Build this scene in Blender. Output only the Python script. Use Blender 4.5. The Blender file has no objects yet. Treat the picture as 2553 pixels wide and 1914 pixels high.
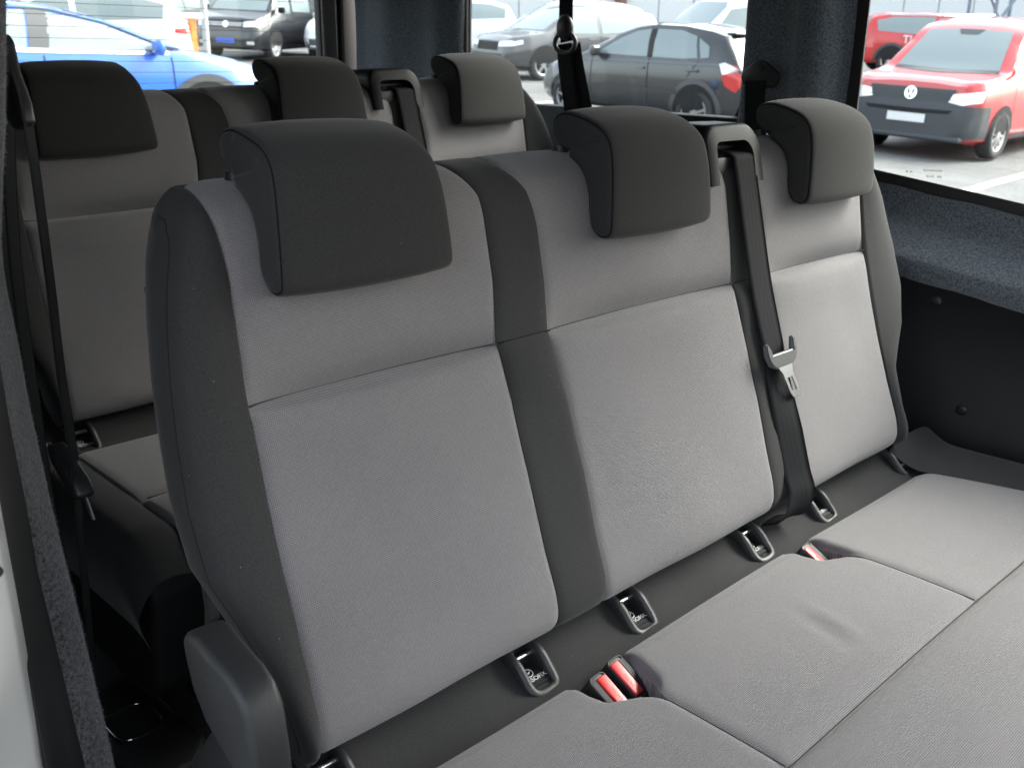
import bpy, bmesh, math, random
import numpy as np
from mathutils import Vector, Matrix, Euler
from mathutils.bvhtree import BVHTree

random.seed(7)
sc = bpy.context.scene
COL = sc.collection
R = math.radians

# ------------------------------------------------------------------ camera
cam_d = bpy.data.cameras.new('camera'); cam = bpy.data.objects.new('camera', cam_d); COL.objects.link(cam)
PITCH, YAW, ROLL = 0.3229, 0.7933, -0.015
CAM = Vector((-1.0554, -0.6839, 1.6381))
_f = Vector((math.cos(YAW), math.sin(YAW), 0)); _r = Vector((math.sin(YAW), -math.cos(YAW), 0)); _u = Vector((0, 0, 1))
fw = _f * math.cos(PITCH) - _u * math.sin(PITCH); dn = -(_u * math.cos(PITCH) + _f * math.sin(PITCH))
r2 = _r * math.cos(ROLL) + dn * math.sin(ROLL); d2 = -_r * math.sin(ROLL) + dn * math.cos(ROLL)
cam.matrix_world = Matrix(((r2.x, -d2.x, -fw.x, CAM.x), (r2.y, -d2.y, -fw.y, CAM.y), (r2.z, -d2.z, -fw.z, CAM.z), (0, 0, 0, 1)))
cam_d.sensor_width = 23.5; cam_d.lens = 2500 / 2553 * 23.5; cam_d.clip_start = 0.02; cam_d.clip_end = 600
cam_d.dof.use_dof = True; cam_d.dof.focus_distance = 1.18; cam_d.dof.aperture_fstop = 8.0
sc.camera = cam

# ------------------------------------------------------------------ sky, sun, exposure
SUN_EL, SUN_AZ = 40, 22           # azimuth: degrees from +X towards -Y
w = bpy.data.worlds.new('World'); sc.world = w; w.use_nodes = True
nt = w.node_tree; bg = nt.nodes['Background']
sky = nt.nodes.new('ShaderNodeTexSky'); sky.sky_type = 'NISHITA'; sky.sun_disc = False
sky.sun_elevation = R(SUN_EL); sky.sun_rotation = R(90 + SUN_AZ); sky.dust_density = 4.0; sky.air_density = 1.2; sky.ozone_density = 1.0
hs = nt.nodes.new('ShaderNodeHueSaturation'); hs.inputs['Saturation'].default_value = 0.42
nt.links.new(sky.outputs[0], hs.inputs['Color']); nt.links.new(hs.outputs[0], bg.inputs[0]); bg.inputs[1].default_value = 0.15
sun_d = bpy.data.lights.new('sun', 'SUN'); sun = bpy.data.objects.new('sun', sun_d); COL.objects.link(sun)
sun_d.energy = 0.85; sun_d.angle = R(30); sun_d.color = (1.0, 0.96, 0.9)
_s = Vector((math.cos(R(SUN_EL)) * math.cos(R(SUN_AZ)), -math.cos(R(SUN_EL)) * math.sin(R(SUN_AZ)), math.sin(R(SUN_EL))))
sun.rotation_euler = _s.to_track_quat('Z', 'Y').to_euler()
sc.view_settings.view_transform = 'Standard'; sc.view_settings.look = 'None'; sc.view_settings.gamma = 1.0
sc.view_settings.use_curve_mapping = False; sc.view_settings.exposure = 2.45
sc.render.engine = 'CYCLES'; sc.cycles.use_denoising = True; sc.cycles.max_bounces = 10; sc.cycles.diffuse_bounces = 6
sc.cycles.transparent_max_bounces = 16; sc.cycles.sample_clamp_indirect = 8.0; sc.cycles.caustics_reflective = False; sc.cycles.caustics_refractive = False

# ------------------------------------------------------------------ materials
MATS = {}
def mat(name, color=(.5, .5, .5), rough=.6, metal=0.0, spec=.5, coat=0.0, sheen=0.0):
    m = bpy.data.materials.new(name); m.use_nodes = True
    b = m.node_tree.nodes['Principled BSDF']
    b.inputs['Base Color'].default_value = (*color, 1); b.inputs['Roughness'].default_value = rough; b.inputs['Metallic'].default_value = metal
    b.inputs['Specular IOR Level'].default_value = spec; b.inputs['Coat Weight'].default_value = coat; b.inputs['Coat Roughness'].default_value = .04
    b.inputs['Sheen Weight'].default_value = sheen; b.inputs['Sheen Roughness'].default_value = .4
    MATS[name] = m; return m
def nodes(m): return m.node_tree.nodes, m.node_tree.links, m.node_tree.nodes['Principled BSDF']
def ramp_mix(m, fac_socket, c1, c2, lo=0.0, hi=1.0):
    N, L, b = nodes(m)
    mr = N.new('ShaderNodeMapRange'); mr.inputs['From Min'].default_value = lo; mr.inputs['From Max'].default_value = hi; L.new(fac_socket, mr.inputs['Value'])
    mx = N.new('ShaderNodeMix'); mx.data_type = 'RGBA'; L.new(mr.outputs[0], mx.inputs['Factor'])
    mx.inputs['A'].default_value = (*c1, 1); mx.inputs['B'].default_value = (*c2, 1)
    return mx.outputs['Result']
def bump(m, h, strength, dist, prev=None):
    N, L, b = nodes(m)
    bp = N.new('ShaderNodeBump'); bp.inputs['Strength'].default_value = strength; bp.inputs['Distance'].default_value = dist; L.new(h, bp.inputs['Height'])
    if prev is not None: L.new(prev, bp.inputs['Normal'])
    L.new(bp.outputs[0], b.inputs['Normal']); return bp.outputs[0]
def noise(m, scale, detail=3, vec=None, rough=.6):
    N, L, b = nodes(m)
    n = N.new('ShaderNodeTexNoise'); n.inputs['Scale'].default_value = scale; n.inputs['Detail'].default_value = detail; n.inputs['Roughness'].default_value = rough
    if vec is None:
        tc = N.new('ShaderNodeTexCoord'); vec = tc.outputs['Object']
    L.new(vec, n.inputs['Vector']); return n.outputs['Fac']

# grey woven cloth: stitches 2 mm wide in UV metres
def weave(name, c_hi, c_lo, pitch, gap=.22):
    m = mat(name, c_hi, .9, 0, .25, 0, .25); N, L, b = nodes(m)
    uv = N.new('ShaderNodeUVMap'); uv.uv_map = 'UVMap'
    br = N.new('ShaderNodeTexBrick'); br.inputs['Scale'].default_value = 1.0; br.offset = .5; br.offset_frequency = 2
    br.inputs['Brick Width'].default_value = pitch * .95; br.inputs['Row Height'].default_value = pitch * .9
    br.inputs['Mortar Size'].default_value = pitch * gap; br.inputs['Mortar Smooth'].default_value = 1.0; br.inputs['Bias'].default_value = 0
    br.inputs['Color1'].default_value = (*c_hi, 1); br.inputs['Color2'].default_value = (*[c * .88 for c in c_hi], 1); br.inputs['Mortar'].default_value = (*c_lo, 1)
    L.new(uv.outputs[0], br.inputs['Vector'])
    n = noise(m, 9, 4); mr = N.new('ShaderNodeMapRange'); mr.inputs['To Min'].default_value = .9; mr.inputs['To Max'].default_value = 1.08; L.new(n, mr.inputs['Value'])
    vm = N.new('ShaderNodeVectorMath'); vm.operation = 'SCALE'; L.new(br.outputs['Color'], vm.inputs[0]); L.new(mr.outputs[0], vm.inputs['Scale'])
    L.new(vm.outputs[0], b.inputs['Base Color'])
    inv = N.new('ShaderNodeMath'); inv.operation = 'SUBTRACT'; inv.inputs[0].default_value = 1.0; L.new(br.outputs['Fac'], inv.inputs[1])
    p = bump(m, inv.outputs[0], .5, .0005)
    return m
weave('grey_weave', (.243, .232, .236), (.098, .092, .095), .0023)
def darkcloth(name, c):
    m = mat(name, c, .92, 0, .15, 0, .12); N, L, b = nodes(m)
    n = noise(m, 900, 2); c2 = ramp_mix(m, n, [x * .7 for x in c], [x * 1.35 for x in c], .3, .7)
    tc = N.new('ShaderNodeTexCoord'); vo = N.new('ShaderNodeTexVoronoi'); vo.inputs['Scale'].default_value = 48; L.new(tc.outputs['Object'], vo.inputs['Vector'])
    lt = N.new('ShaderNodeMath'); lt.operation = 'LESS_THAN'; lt.inputs[1].default_value = .028; L.new(vo.outputs['Distance'], lt.inputs[0])
    mm = N.new('ShaderNodeMix'); mm.data_type = 'RGBA'; L.new(lt.outputs[0], mm.inputs['Factor']); L.new(c2, mm.inputs['A']); mm.inputs['B'].default_value = (.16, .16, .15, 1)
    L.new(mm.outputs['Result'], b.inputs['Base Color'])
    bump(m, n, .3, .0006)
    return m
darkcloth('dark_fabric', (.033, .0325, .033))
darkcloth('head_fabric', (.031, .0303, .0305))
def felt(name, c1, c2):
    m = mat(name, c1, .95, 0, .1, 0, .4); N, L, b = nodes(m)
    n = noise(m, 620, 3, None, .7); n2 = noise(m, 260, 2)
    ad = N.new('ShaderNodeMath'); ad.operation = 'ADD'; L.new(n, ad.inputs[0]); L.new(n2, ad.inputs[1])
    L.new(ramp_mix(m, ad.outputs[0], c1, c2, .72, 1.28), b.inputs['Base Color'])
    bump(m, n, .7, .002); return m
felt('felt', (.034, .039, .046), (.225, .255, .29))
felt('felt_grey', (.014, .014, .015), (.125, .125, .132))
mat('felt_fibre', (.22, .22, .23), .9)
felt('floor_carpet', (.006, .006, .006), (.03, .03, .031))
def plastic(name, c, rough, grain=900, gs=.25):
    m = mat(name, c, rough); N, L, b = nodes(m)
    bump(m, noise(m, grain, 2), gs, .0004); return m
plastic('black_plastic', (.018, .018, .019), .42)
plastic('satin_plastic', (.022, .023, .024), .48, 1500, .12)
plastic('tongue_plastic_lit', (.10, .10, .10), .38, 1500, .1)  # belt tongue: reflected light put into the base colour, paler than the other plastics
plastic('trim_black', (.007, .007, .008), .65, 500)
plastic('grained_plastic', (.013, .014, .015), .5, 420, .8)
plastic('grey_trim', (.16, .17, .18), .5)
mat('rubber', (.012, .012, .013), .6)
mat('seam_thread', (.010, .010, .010), .9, 0, .1); mat('seam_grey', (.055, .054, .055), .9, 0, .1); mat('seam_soft', (.020, .020, .020), .9, 0, .1)
mat('red_plastic', (.62, .025, .025), .3)
mat('steel', (.80, .79, .76), .32, 1.0)
mat('chrome', (.8, .8, .8), .12, 1.0)
mat('white_print', (.85, .85, .85), .6)
mat('red_print', (.45, .05, .05), .6)
mat('dark_print', (.03, .03, .03), .6)
def webbing():
    m = mat('webbing', (.020, .021, .024), .75, 0, .12); N, L, b = nodes(m)
    uv = N.new('ShaderNodeUVMap'); uv.uv_map = 'UVMap'
    wv = N.new('ShaderNodeTexWave'); wv.wave_type = 'BANDS'; wv.bands_direction = 'DIAGONAL'; wv.inputs['Scale'].default_value = 110; wv.inputs['Distortion'].default_value = .2
    L.new(uv.outputs[0], wv.inputs['Vector']); p = bump(m, wv.outputs['Fac'], .3, .0004)
    wv2 = N.new('ShaderNodeTexWave'); wv2.bands_direction = 'X'; wv2.inputs['Scale'].default_value = 34; L.new(uv.outputs[0], wv2.inputs['Vector'])
    L.new(ramp_mix(m, wv2.outputs['Fac'], (.0095, .010, .0112), (.0135, .014, .0155)), b.inputs['Base Color'])
    return m
webbing()
def paint(name, c, rough=.3, metal=0.0):
    m = mat(name, c, rough, metal, .5, 1.0); N, L, b = nodes(m)
    n = noise(m, 2.0, 3); bump(m, n, .02, .01); return m
paint('white_paint', (.72, .73, .75)); paint('black_paint', (.012, .013, .016)); paint('blue_paint', (.02, .14, .62)); paint('red_paint', (.50, .018, .02))
paint('silver_paint', (.35, .35, .36), .35, .4); paint('grey_paint', (.06, .062, .066), .35, .3)
mat('car_glass', (.20, .245, .25), .05, 0, .8); mat('car_plastic', (.055, .06, .066), .55); mat('tyre', (.03, .03, .032), .8)
mat('alloy', (.55, .55, .56), .35, .9); mat('dark_alloy', (.26, .265, .28), .4, .7); mat('arch_black', (.008, .008, .009), .8)
mat('lamp_clear', (.75, .77, .8), .08, .2, .8); mat('lamp_red', (.55, .03, .03), .12, 0, .8); mat('plate_white', (.8, .8, .8), .5); mat('plate_blue', (.05, .14, .6), .5)
mat('orange', (.75, .2, .03), .5); mat('pole_grey', (.4, .41, .42), .5); mat('boom_red', (.6, .06, .04), .5)
def glass():
    m = bpy.data.materials.new('window_glass'); m.use_nodes = True; N = m.node_tree.nodes; L = m.node_tree.links
    N.remove(N['Principled BSDF']); o = N['Material Output']
    t = N.new('ShaderNodeBsdfTransparent'); t.inputs[0].default_value = (.93, .96, .95, 1)
    g = N.new('ShaderNodeBsdfGlossy'); g.inputs['Roughness'].default_value = .02
    lw = N.new('ShaderNodeLayerWeight'); lw.inputs['Blend'].default_value = .5
    pw = N.new('ShaderNodeMath'); pw.operation = 'POWER'; pw.inputs[1].default_value = 5; L.new(lw.outputs['Facing'], pw.inputs[0])
    f = N.new('ShaderNodeMath'); f.operation = 'MULTIPLY_ADD'; f.inputs[1].default_value = .9; f.inputs[2].default_value = .03; L.new(pw.outputs[0], f.inputs[0])
    mx = N.new('ShaderNodeMixShader'); L.new(f.outputs[0], mx.inputs[0]); L.new(t.outputs[0], mx.inputs[1]); L.new(g.outputs[0], mx.inputs[2]); L.new(mx.outputs[0], o.inputs[0])
    MATS['window_glass'] = m
glass()
def asphalt():
    m = mat('asphalt', (.2, .2, .2), .9, 0, .2); N, L, b = nodes(m)
    n = noise(m, 40, 5); n2 = noise(m, .9, 6, None, .7); ad = N.new('ShaderNodeMath'); ad.operation = 'ADD'; L.new(n, ad.inputs[0]); L.new(n2, ad.inputs[1])
    L.new(ramp_mix(m, ad.outputs[0], (.085, .085, .085), (.20, .20, .195), .72, 1.28), b.inputs['Base Color']); bump(m, n, .5, .01)
asphalt()
mat('line_white', (.6, .6, .58), .8)
mat('wall_panel', (.62, .64, .66), .5); mat('wall_joint', (.35, .36, .37), .7); mat('column_brown', (.16, .07, .05), .7); mat('lattice_steel', (.20, .24, .30), .45, .3)

# ------------------------------------------------------------------ mesh helpers
def mk(name, V, F, m, parent=None, at=(0, 0, 0), smooth=True, UV=None):
    me = bpy.data.meshes.new(name); me.from_pydata([tuple(v) for v in V], [], [tuple(f) for f in F])
    if UV is not None:
        lay = me.uv_layers.new(name='UVMap'); idx = np.empty(len(me.loops), np.int32); me.loops.foreach_get('vertex_index', idx)
        lay.data.foreach_set('uv', np.asarray(UV, np.float32)[idx].ravel())
    me.materials.append(MATS[m]); me.update()
    if smooth: me.polygons.foreach_set('use_smooth', [True] * len(me.polygons))
    return link(name, me, parent, at)
def link(name, me, parent=None, at=(0, 0, 0)):
    o = bpy.data.objects.new(name, me); COL.objects.link(o); o.location = at
    if parent is not None: o.parent = parent
    return o
def from_bm(name, bm, m, parent=None, at=(0, 0, 0), smooth=False, angle=None):
    bmesh.ops.recalc_face_normals(bm, faces=bm.faces)
    me = bpy.data.meshes.new(name); bm.to_mesh(me); bm.free(); me.materials.append(MATS[m])
    if smooth:
        me.polygons.foreach_set('use_smooth', [True] * len(me.polygons))
        if angle: me.set_sharp_from_angle(angle=R(angle))
    return link(name, me, parent, at)
def thing(name, label, cat, loc=(0, 0, 0), group=None):
    o = bpy.data.objects.new(name, None); COL.objects.link(o); o.location = loc; o.empty_display_size = .1
    return tag(o, label, cat, group)
def tag(o, label, cat, group=None, kind=None):
    o['label'] = label; o['category'] = cat
    if group: o['group'] = group
    if kind: o['kind'] = kind
    return o
def struct(o): o['kind'] = 'structure'; return o
def copy_tree(o, parent=None):
    c = o.copy(); COL.objects.link(c); c.parent = parent
    for ch in o.children: copy_tree(ch, c)
    return c
def box(cx, cy, cz, sx, sy, sz, bev=0.0, seg=2, bm=None, rot=None):
    bm = bm or bmesh.new()
    g = bmesh.ops.create_cube(bm, size=1.0); vs = g['verts']
    bmesh.ops.scale(bm, vec=(sx, sy, sz), verts=vs)
    if bev:
        es = list({e for v in vs for e in v.link_edges}); r = bmesh.ops.bevel(bm, geom=es, offset=bev, segments=seg, profile=.5, affect='EDGES'); vs = list({v for f in r['faces'] for v in f.verts} | {v for v in vs if v.is_valid})
    if rot is not None: bmesh.ops.rotate(bm, cent=(0, 0, 0), matrix=rot, verts=vs)
    bmesh.ops.translate(bm, vec=(cx, cy, cz), verts=vs)
    return bm
def prism(outline, axis, a, b, bev=0.0, seg=3):
    """extrude a 2D outline along an axis ('x': outline in (y,z); 'y': (x,z); 'z': (x,y))"""
    bm = bmesh.new()
    def p(u, v, t): return {'x': (t, u, v), 'y': (u, t, v), 'z': (u, v, t)}[axis]
    A = [bm.verts.new(p(u, v, a)) for u, v in outline]; B = [bm.verts.new(p(u, v, b)) for u, v in outline]
    n = len(outline); bm.faces.new(A); bm.faces.new(B[::-1])
    for i in range(n): bm.faces.new((A[i], A[(i + 1) % n], B[(i + 1) % n], B[i]))
    bmesh.ops.recalc_face_normals(bm, faces=bm.faces)
    if bev:
        es = [e for e in bm.edges if len(e.link_faces) == 2 and e.link_faces[0].normal.angle(e.link_faces[1].normal) > R(30)]
        bmesh.ops.bevel(bm, geom=es, offset=bev, segments=seg, profile=.5, affect='EDGES', clamp_overlap=True)
    return bm
def cyl(p0, p1, r0, r1=None, n=16, bm=None):
    bm = bm or bmesh.new(); r1 = r0 if r1 is None else r1
    p0 = Vector(p0); p1 = Vector(p1); d = (p1 - p0).normalized(); a = d.orthogonal().normalized(); b = d.cross(a)
    A = [bm.verts.new(p0 + (a * math.cos(t) + b * math.sin(t)) * r0) for t in [2 * math.pi * i / n for i in range(n)]]
    B = [bm.verts.new(p1 + (a * math.cos(t) + b * math.sin(t)) * r1) for t in [2 * math.pi * i / n for i in range(n)]]
    for i in range(n): bm.faces.new((A[i], A[(i + 1) % n], B[(i + 1) % n], B[i]))
    bm.faces.new(A[::-1]); bm.faces.new(B); return bm
def crom(pts, n):
    """Catmull-Rom through points, resampled evenly by arc length"""
    P = np.array(pts, float); P = np.vstack([2 * P[0] - P[1], P, 2 * P[-1] - P[-2]]); out = []
    for i in range(1, len(P) - 2):
        for t in np.linspace(0, 1, 24, endpoint=False):
            a, b, c, d = P[i - 1], P[i], P[i + 1], P[i + 2]
            out.append(.5 * ((2 * b) + (c - a) * t + (2 * a - 5 * b + 4 * c - d) * t * t + (3 * b - a - 3 * c + d) * t ** 3))
    out.append(P[-2]); out = np.array(out); s = np.r_[0, np.cumsum(np.linalg.norm(np.diff(out, axis=0), axis=1))]
    q = np.linspace(0, s[-1], n); return np.stack([np.interp(q, s, out[:, k]) for k in range(P.shape[1])], 1), s[-1]
def sweep(path, ring, m, name, parent=None, at=(0, 0, 0), up=(0, 0, 1), closed=False, cap=True, smooth=True):
    """sweep a closed 2D ring (side, up) along a 3D path"""
    P = [Vector(p) for p in path]; n = len(P); k = len(ring); V = []; F = []; up = Vector(up)
    for i, p in enumerate(P):
        a = P[(i - 1) % n] if (closed or i > 0) else p; b = P[(i + 1) % n] if (closed or i < n - 1) else p
        t = (b - a).normalized(); s = t.cross(up).normalized(); u = s.cross(t).normalized()
        for (x, y) in ring: V.append(p + s * x + u * y)
    m_ = n if closed else n - 1
    for i in range(m_):
        for j in range(k):
            i2 = (i + 1) % n; F.append((i * k + j, i * k + (j + 1) % k, i2 * k + (j + 1) % k, i2 * k + j))
    if cap and not closed: F.append(tuple(range(k))[::-1]); F.append(tuple((n - 1) * k + j for j in range(k)))
    return mk(name, V, F, m, parent, at, smooth)
def circ(r, n=10): return [(r * math.cos(2 * math.pi * i / n), r * math.sin(2 * math.pi * i / n)) for i in range(n)]
def rrect(w_, h_, r, n=4):
    o = []
    for cx, cy, a0 in ((w_ / 2 - r, h_ / 2 - r, 0), (-w_ / 2 + r, h_ / 2 - r, 90), (-w_ / 2 + r, -h_ / 2 + r, 180), (w_ / 2 - r, -h_ / 2 + r, 270)):
        for i in range(n + 1): a = R(a0 + 90 * i / n); o.append((cx + r * math.cos(a), cy + r * math.sin(a)))
    return o
def sheet(name, P, N, UV, m, parent=None, at=(0, 0, 0), skirt=.018, holes=None):
    """grid P[nu,nv,3] with normals N; the rim is turned inwards by skirt"""
    P = np.asarray(P); N = np.asarray(N); UV = np.asarray(UV)
    if skirt:
        iu = [0] + list(range(P.shape[0])) + [P.shape[0] - 1]; iv = [0] + list(range(P.shape[1])) + [P.shape[1] - 1]
        P2 = P[np.ix_(iu, iv)].copy(); N2 = N[np.ix_(iu, iv)]; UV2 = UV[np.ix_(iu, iv)]
        mk_ = np.zeros(P2.shape[:2], bool); mk_[0] = mk_[-1] = True; mk_[:, 0] = mk_[:, -1] = True
        P2[mk_] -= N2[mk_] * skirt; P, UV = P2, UV2
    nu, nv = P.shape[:2]; F = []
    for i in range(nu - 1):
        for j in range(nv - 1):
            if holes and holes(i - (1 if skirt else 0), j - (1 if skirt else 0)): continue
            F.append((i * nv + j, (i + 1) * nv + j, (i + 1) * nv + j + 1, i * nv + j + 1))
    return mk(name, P.reshape(-1, 3), F, m, parent, at, True, UV.reshape(-1, 2))
def ribbon(name, path, wdir, width, m, parent=None, at=(0, 0, 0), thick=.0013, n=60):
    """flat webbing: path through points, width direction(s) wdir"""
    C, Ln = crom(path, n); Wd = np.array(wdir, float)
    if Wd.ndim == 1: Wd = np.repeat(Wd[None], len(path), 0)
    Wi, _ = crom(np.hstack([np.array(path, float) * 0 + np.arange(len(path))[:, None], Wd]), n) if False else (None, None)
    sp = np.linspace(0, 1, len(path)); sn = np.linspace(0, 1, n); Wv = np.stack([np.interp(sn, sp, Wd[:, k]) for k in range(3)], 1)
    V = []; F = []; UV = []; nc = 7
    for i in range(n):
        t = C[min(i + 1, n - 1)] - C[max(i - 1, 0)]; t /= np.linalg.norm(t); wv = Wv[i] - t * np.dot(Wv[i], t); wv /= np.linalg.norm(wv); nn = np.cross(t, wv)
        for side in (1, -1):
            for c in range(nc):
                q = (c / (nc - 1) - .5); V.append(C[i] + wv * q * width + nn * side * thick * .5 * (1 if 0 < c < nc - 1 else .3)); UV.append((q * width, Ln * i / (n - 1)))
    k = 2 * nc
    for i in range(n - 1):
        for c in range(nc - 1):
            F.append((i * k + c, i * k + c + 1, (i + 1) * k + c + 1, (i + 1) * k + c)); F.append((i * k + nc + c + 1, i * k + nc + c, (i + 1) * k + nc + c, (i + 1) * k + nc + c + 1))
        for a, b in ((0, nc), (nc - 1, 2 * nc - 1)): F.append((i * k + a, (i + 1) * k + a, (i + 1) * k + b, i * k + b))
    return mk(name, V, F, m, parent, at, True, UV)
def text_mesh(body, size, ext=.0002):
    cu = bpy.data.curves.new('txt', 'FONT'); cu.body = body; cu.size = size; cu.extrude = ext; cu.align_x = 'CENTER'; cu.align_y = 'CENTER'; cu.resolution_u = 3
    o = bpy.data.objects.new('txt', cu); COL.objects.link(o); bpy.context.view_layer.update()
    me = bpy.data.meshes.new_from_object(o.evaluated_get(bpy.context.evaluated_depsgraph_get())); bpy.data.objects.remove(o); bpy.data.curves.remove(cu)
    return me
def place_text(name, body, size, m, parent, origin, xdir, ydir, ext=.0002, bold=0):
    me = text_mesh(body, size, ext); me.name = name; me.materials.clear(); me.materials.append(MATS[m])
    x = Vector(xdir).normalized(); y = Vector(ydir); y = (y - x * y.dot(x)).normalized(); z = x.cross(y)
    me.transform(Matrix(((x.x, y.x, z.x, origin[0]), (x.y, y.y, z.y, origin[1]), (x.z, y.z, z.z, origin[2]), (0, 0, 0, 1))))
    return link(name, me, parent)

# ================================================================== ground (a gentle slope), parking lines
GA, GX, GY = .05, .012, .045
def gz(x, y): return GA + GX * x + GY * y - .14 * math.exp(-((x - 13.5) ** 2 + (y - 4.9) ** 2) / 9)
gc = [-180, -120, -80, -50, -30, -15] + list(np.arange(-8, 40, 1.0)) + [45, 55, 70, 90, 130, 180]; gn = len(gc)
g = mk('ground', [(x, y, gz(x, y)) for x in gc for y in gc], [(i * gn + j, (i + 1) * gn + j, (i + 1) * gn + j + 1, i * gn + j + 1) for i in range(gn - 1) for j in range(gn - 1)], 'asphalt'); struct(g)
for (x0, y0, x1, y1) in ((9.2, 3.45, 17.5, 4.45), (10.2, 11.9, 16.5, 12.2), (4.9, 8.2, 5.1, 13.0), (12.0, 6.9, 17.0, 7.05)):
    dx, dy = x1 - x0, y1 - y0; l = math.hypot(dx, dy); nx, ny = -dy / l * .07, dx / l * .07
    q = [(x0 + nx, y0 + ny), (x1 + nx, y1 + ny), (x1 - nx, y1 - ny), (x0 - nx, y0 - ny)]
    k_ = 24; L_ = [(q[3][0] + (q[2][0] - q[3][0]) * i / k_, q[3][1] + (q[2][1] - q[3][1]) * i / k_) for i in range(k_ + 1)] + [(q[0][0] + (q[1][0] - q[0][0]) * i / k_, q[0][1] + (q[1][1] - q[0][1]) * i / k_) for i in range(k_ + 1)]
    struct(mk('parking_line', [(x, y, gz(x, y) + .006) for x, y in L_], [(i, i + 1, k_ + 2 + i, k_ + 1 + i) for i in range(k_)], 'line_white', smooth=False))

# ================================================================== the van around the seats
van = thing('passenger_van', 'white passenger van body with dark felt trim and windows around the seats', 'van', (0, 0, .55))
VAT = (0, 0, -.55)
def vpart(name, bm, m, smooth=False, ang=None): return from_bm(name, bm, m, van, VAT, smooth, ang)
vpart('floor', box(0, .15, .535, 1.86, 4.3, .03), 'floor_carpet')
vpart('roof_lining', box(0, .1, 1.99, 1.86, 4.2, .05, .02), 'felt_grey')
# right wall: black hardboard, pins, carpeted ledge, window frame, glass
SL = .12                                   # the trim rises towards the rear
Y0, Y1 = -1.75, 1.95
def rise(pts, y): return [(x, y, z + SL * max(y, -.6)) for x, z in pts]
P = np.array([[(.845, y, z) for z in (.552, 1.207 + SL * max(y, -.6))] for y in np.linspace(Y0, Y1, 40)]); N_ = np.zeros_like(P); N_[..., 0] = -1
sheet('lower_side_panel', P, N_, P[..., 1:], 'trim_black', van, VAT, .01)
for y, z in ((.087, 1.189), (.007, .988), (-.35, 1.14), (.45, 1.1)):
    bm = bmesh.new(); bmesh.ops.create_uvsphere(bm, u_segments=14, v_segments=8, radius=.011); bmesh.ops.scale(bm, vec=(.35, 1, 1), verts=bm.verts)
    o = vpart('push_pin', bm, 'black_plastic', True); o.location = (.844, y, z - .55)
led = crom([(.846, 1.205), (.836, 1.209), (.832, 1.222), (.836, 1.242), (.852, 1.258), (.88, 1.280), (.905, 1.299), (.920, 1.318), (.928, 1.34), (.931, 1.357)], 30)[0]
ny = 60; ysr = np.linspace(Y0, .42, ny)
P = np.array([[(x, y, z + SL * max(y, -.6) + .0015 * math.sin(y * 37 + i * .4)) for i, (x, z) in enumerate(led)] for y in ysr]); N_ = np.zeros_like(P); N_[..., 0] = -1
sheet('window_ledge', P, N_, P[..., 1:], 'felt', van, VAT, 0)
# black frame between ledge and glass, with a rounded rear lower corner
def ring_frame(name, outer, inner, x0, x1, m):
    """frame lying in the YZ plane between two loops of equal length"""
    n = len(outer); V = [(x0, *p) for p in outer] + [(x0, *p) for p in inner] + [(x1, *p) for p in outer] + [(x1, *p) for p in inner]; F = []
    for i in range(n):
        j = (i + 1) % n; F += [(i, j, n + j, n + i), (2 * n + i, 3 * n + i, 3 * n + j, 2 * n + j), (n + i, n + j, 3 * n + j, 3 * n + i), (i, 2 * n + i, 2 * n + j, j)]
    return mk(name, V, F, m, van, VAT, False)
def rloop(y0, y1, zb, zt, r, n=6, slope=SL):
    o = []
    for cy, cz, a0 in ((y1 - r, zt - r, 0), (y0 + r, zt - r, 90), (y0 + r, zb + r, 180), (y1 - r, zb + r, 270)):
        for i in range(n + 1): a = R(a0 + 90 * i / n); y = cy + r * math.cos(a); z = cz + r * math.sin(a); o.append((y, z + (slope * (y - y1) if cz < 1.6 else 0)))
    return o
ring_frame('window_frame', rloop(-.99, .385, 1.388, 1.94, .04), rloop(-.93, .343, 1.420, 1.90, .055), .934, .9385, 'rubber')
ring_frame('window_frame', rloop(.60, 1.56, 1.445, 1.94, .04, slope=.04), rloop(.625, 1.525, 1.502, 1.90, .06, slope=.03), .934, .9385, 'rubber')
def pane(name, y0, y1, z0, z1, x=.95): return vpart(name, box(x, (y0 + y1) / 2, (z0 + z1) / 2, .004, y1 - y0, z1 - z0), 'window_glass')
wg = pane('window_pane', -.99, .385, 1.2, 1.94); pane('window_pane', .60, 1.56, 1.44, 1.94); pane('window_pane', -1.75, -1.1, 1.3, 1.9)
vpart('door_pillar', box(.93, -1.05, 1.6, .05, .1, .7), 'trim_black')
# makers' print on the pane
for i, (dy, dz, s, t) in enumerate(((0, .006, .006, 'AUTOMOTIVE'), (-.004, -.005, .006, 'GLASS   43R'), (.047, .0, .006, 'M  04'))):
    o = place_text('glass_print', t, s, 'dark_print', van, (.9475, .175 + dy, 1.414 + dz - .55), (0, -1, .04), (0, 0, 1)); 
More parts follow.
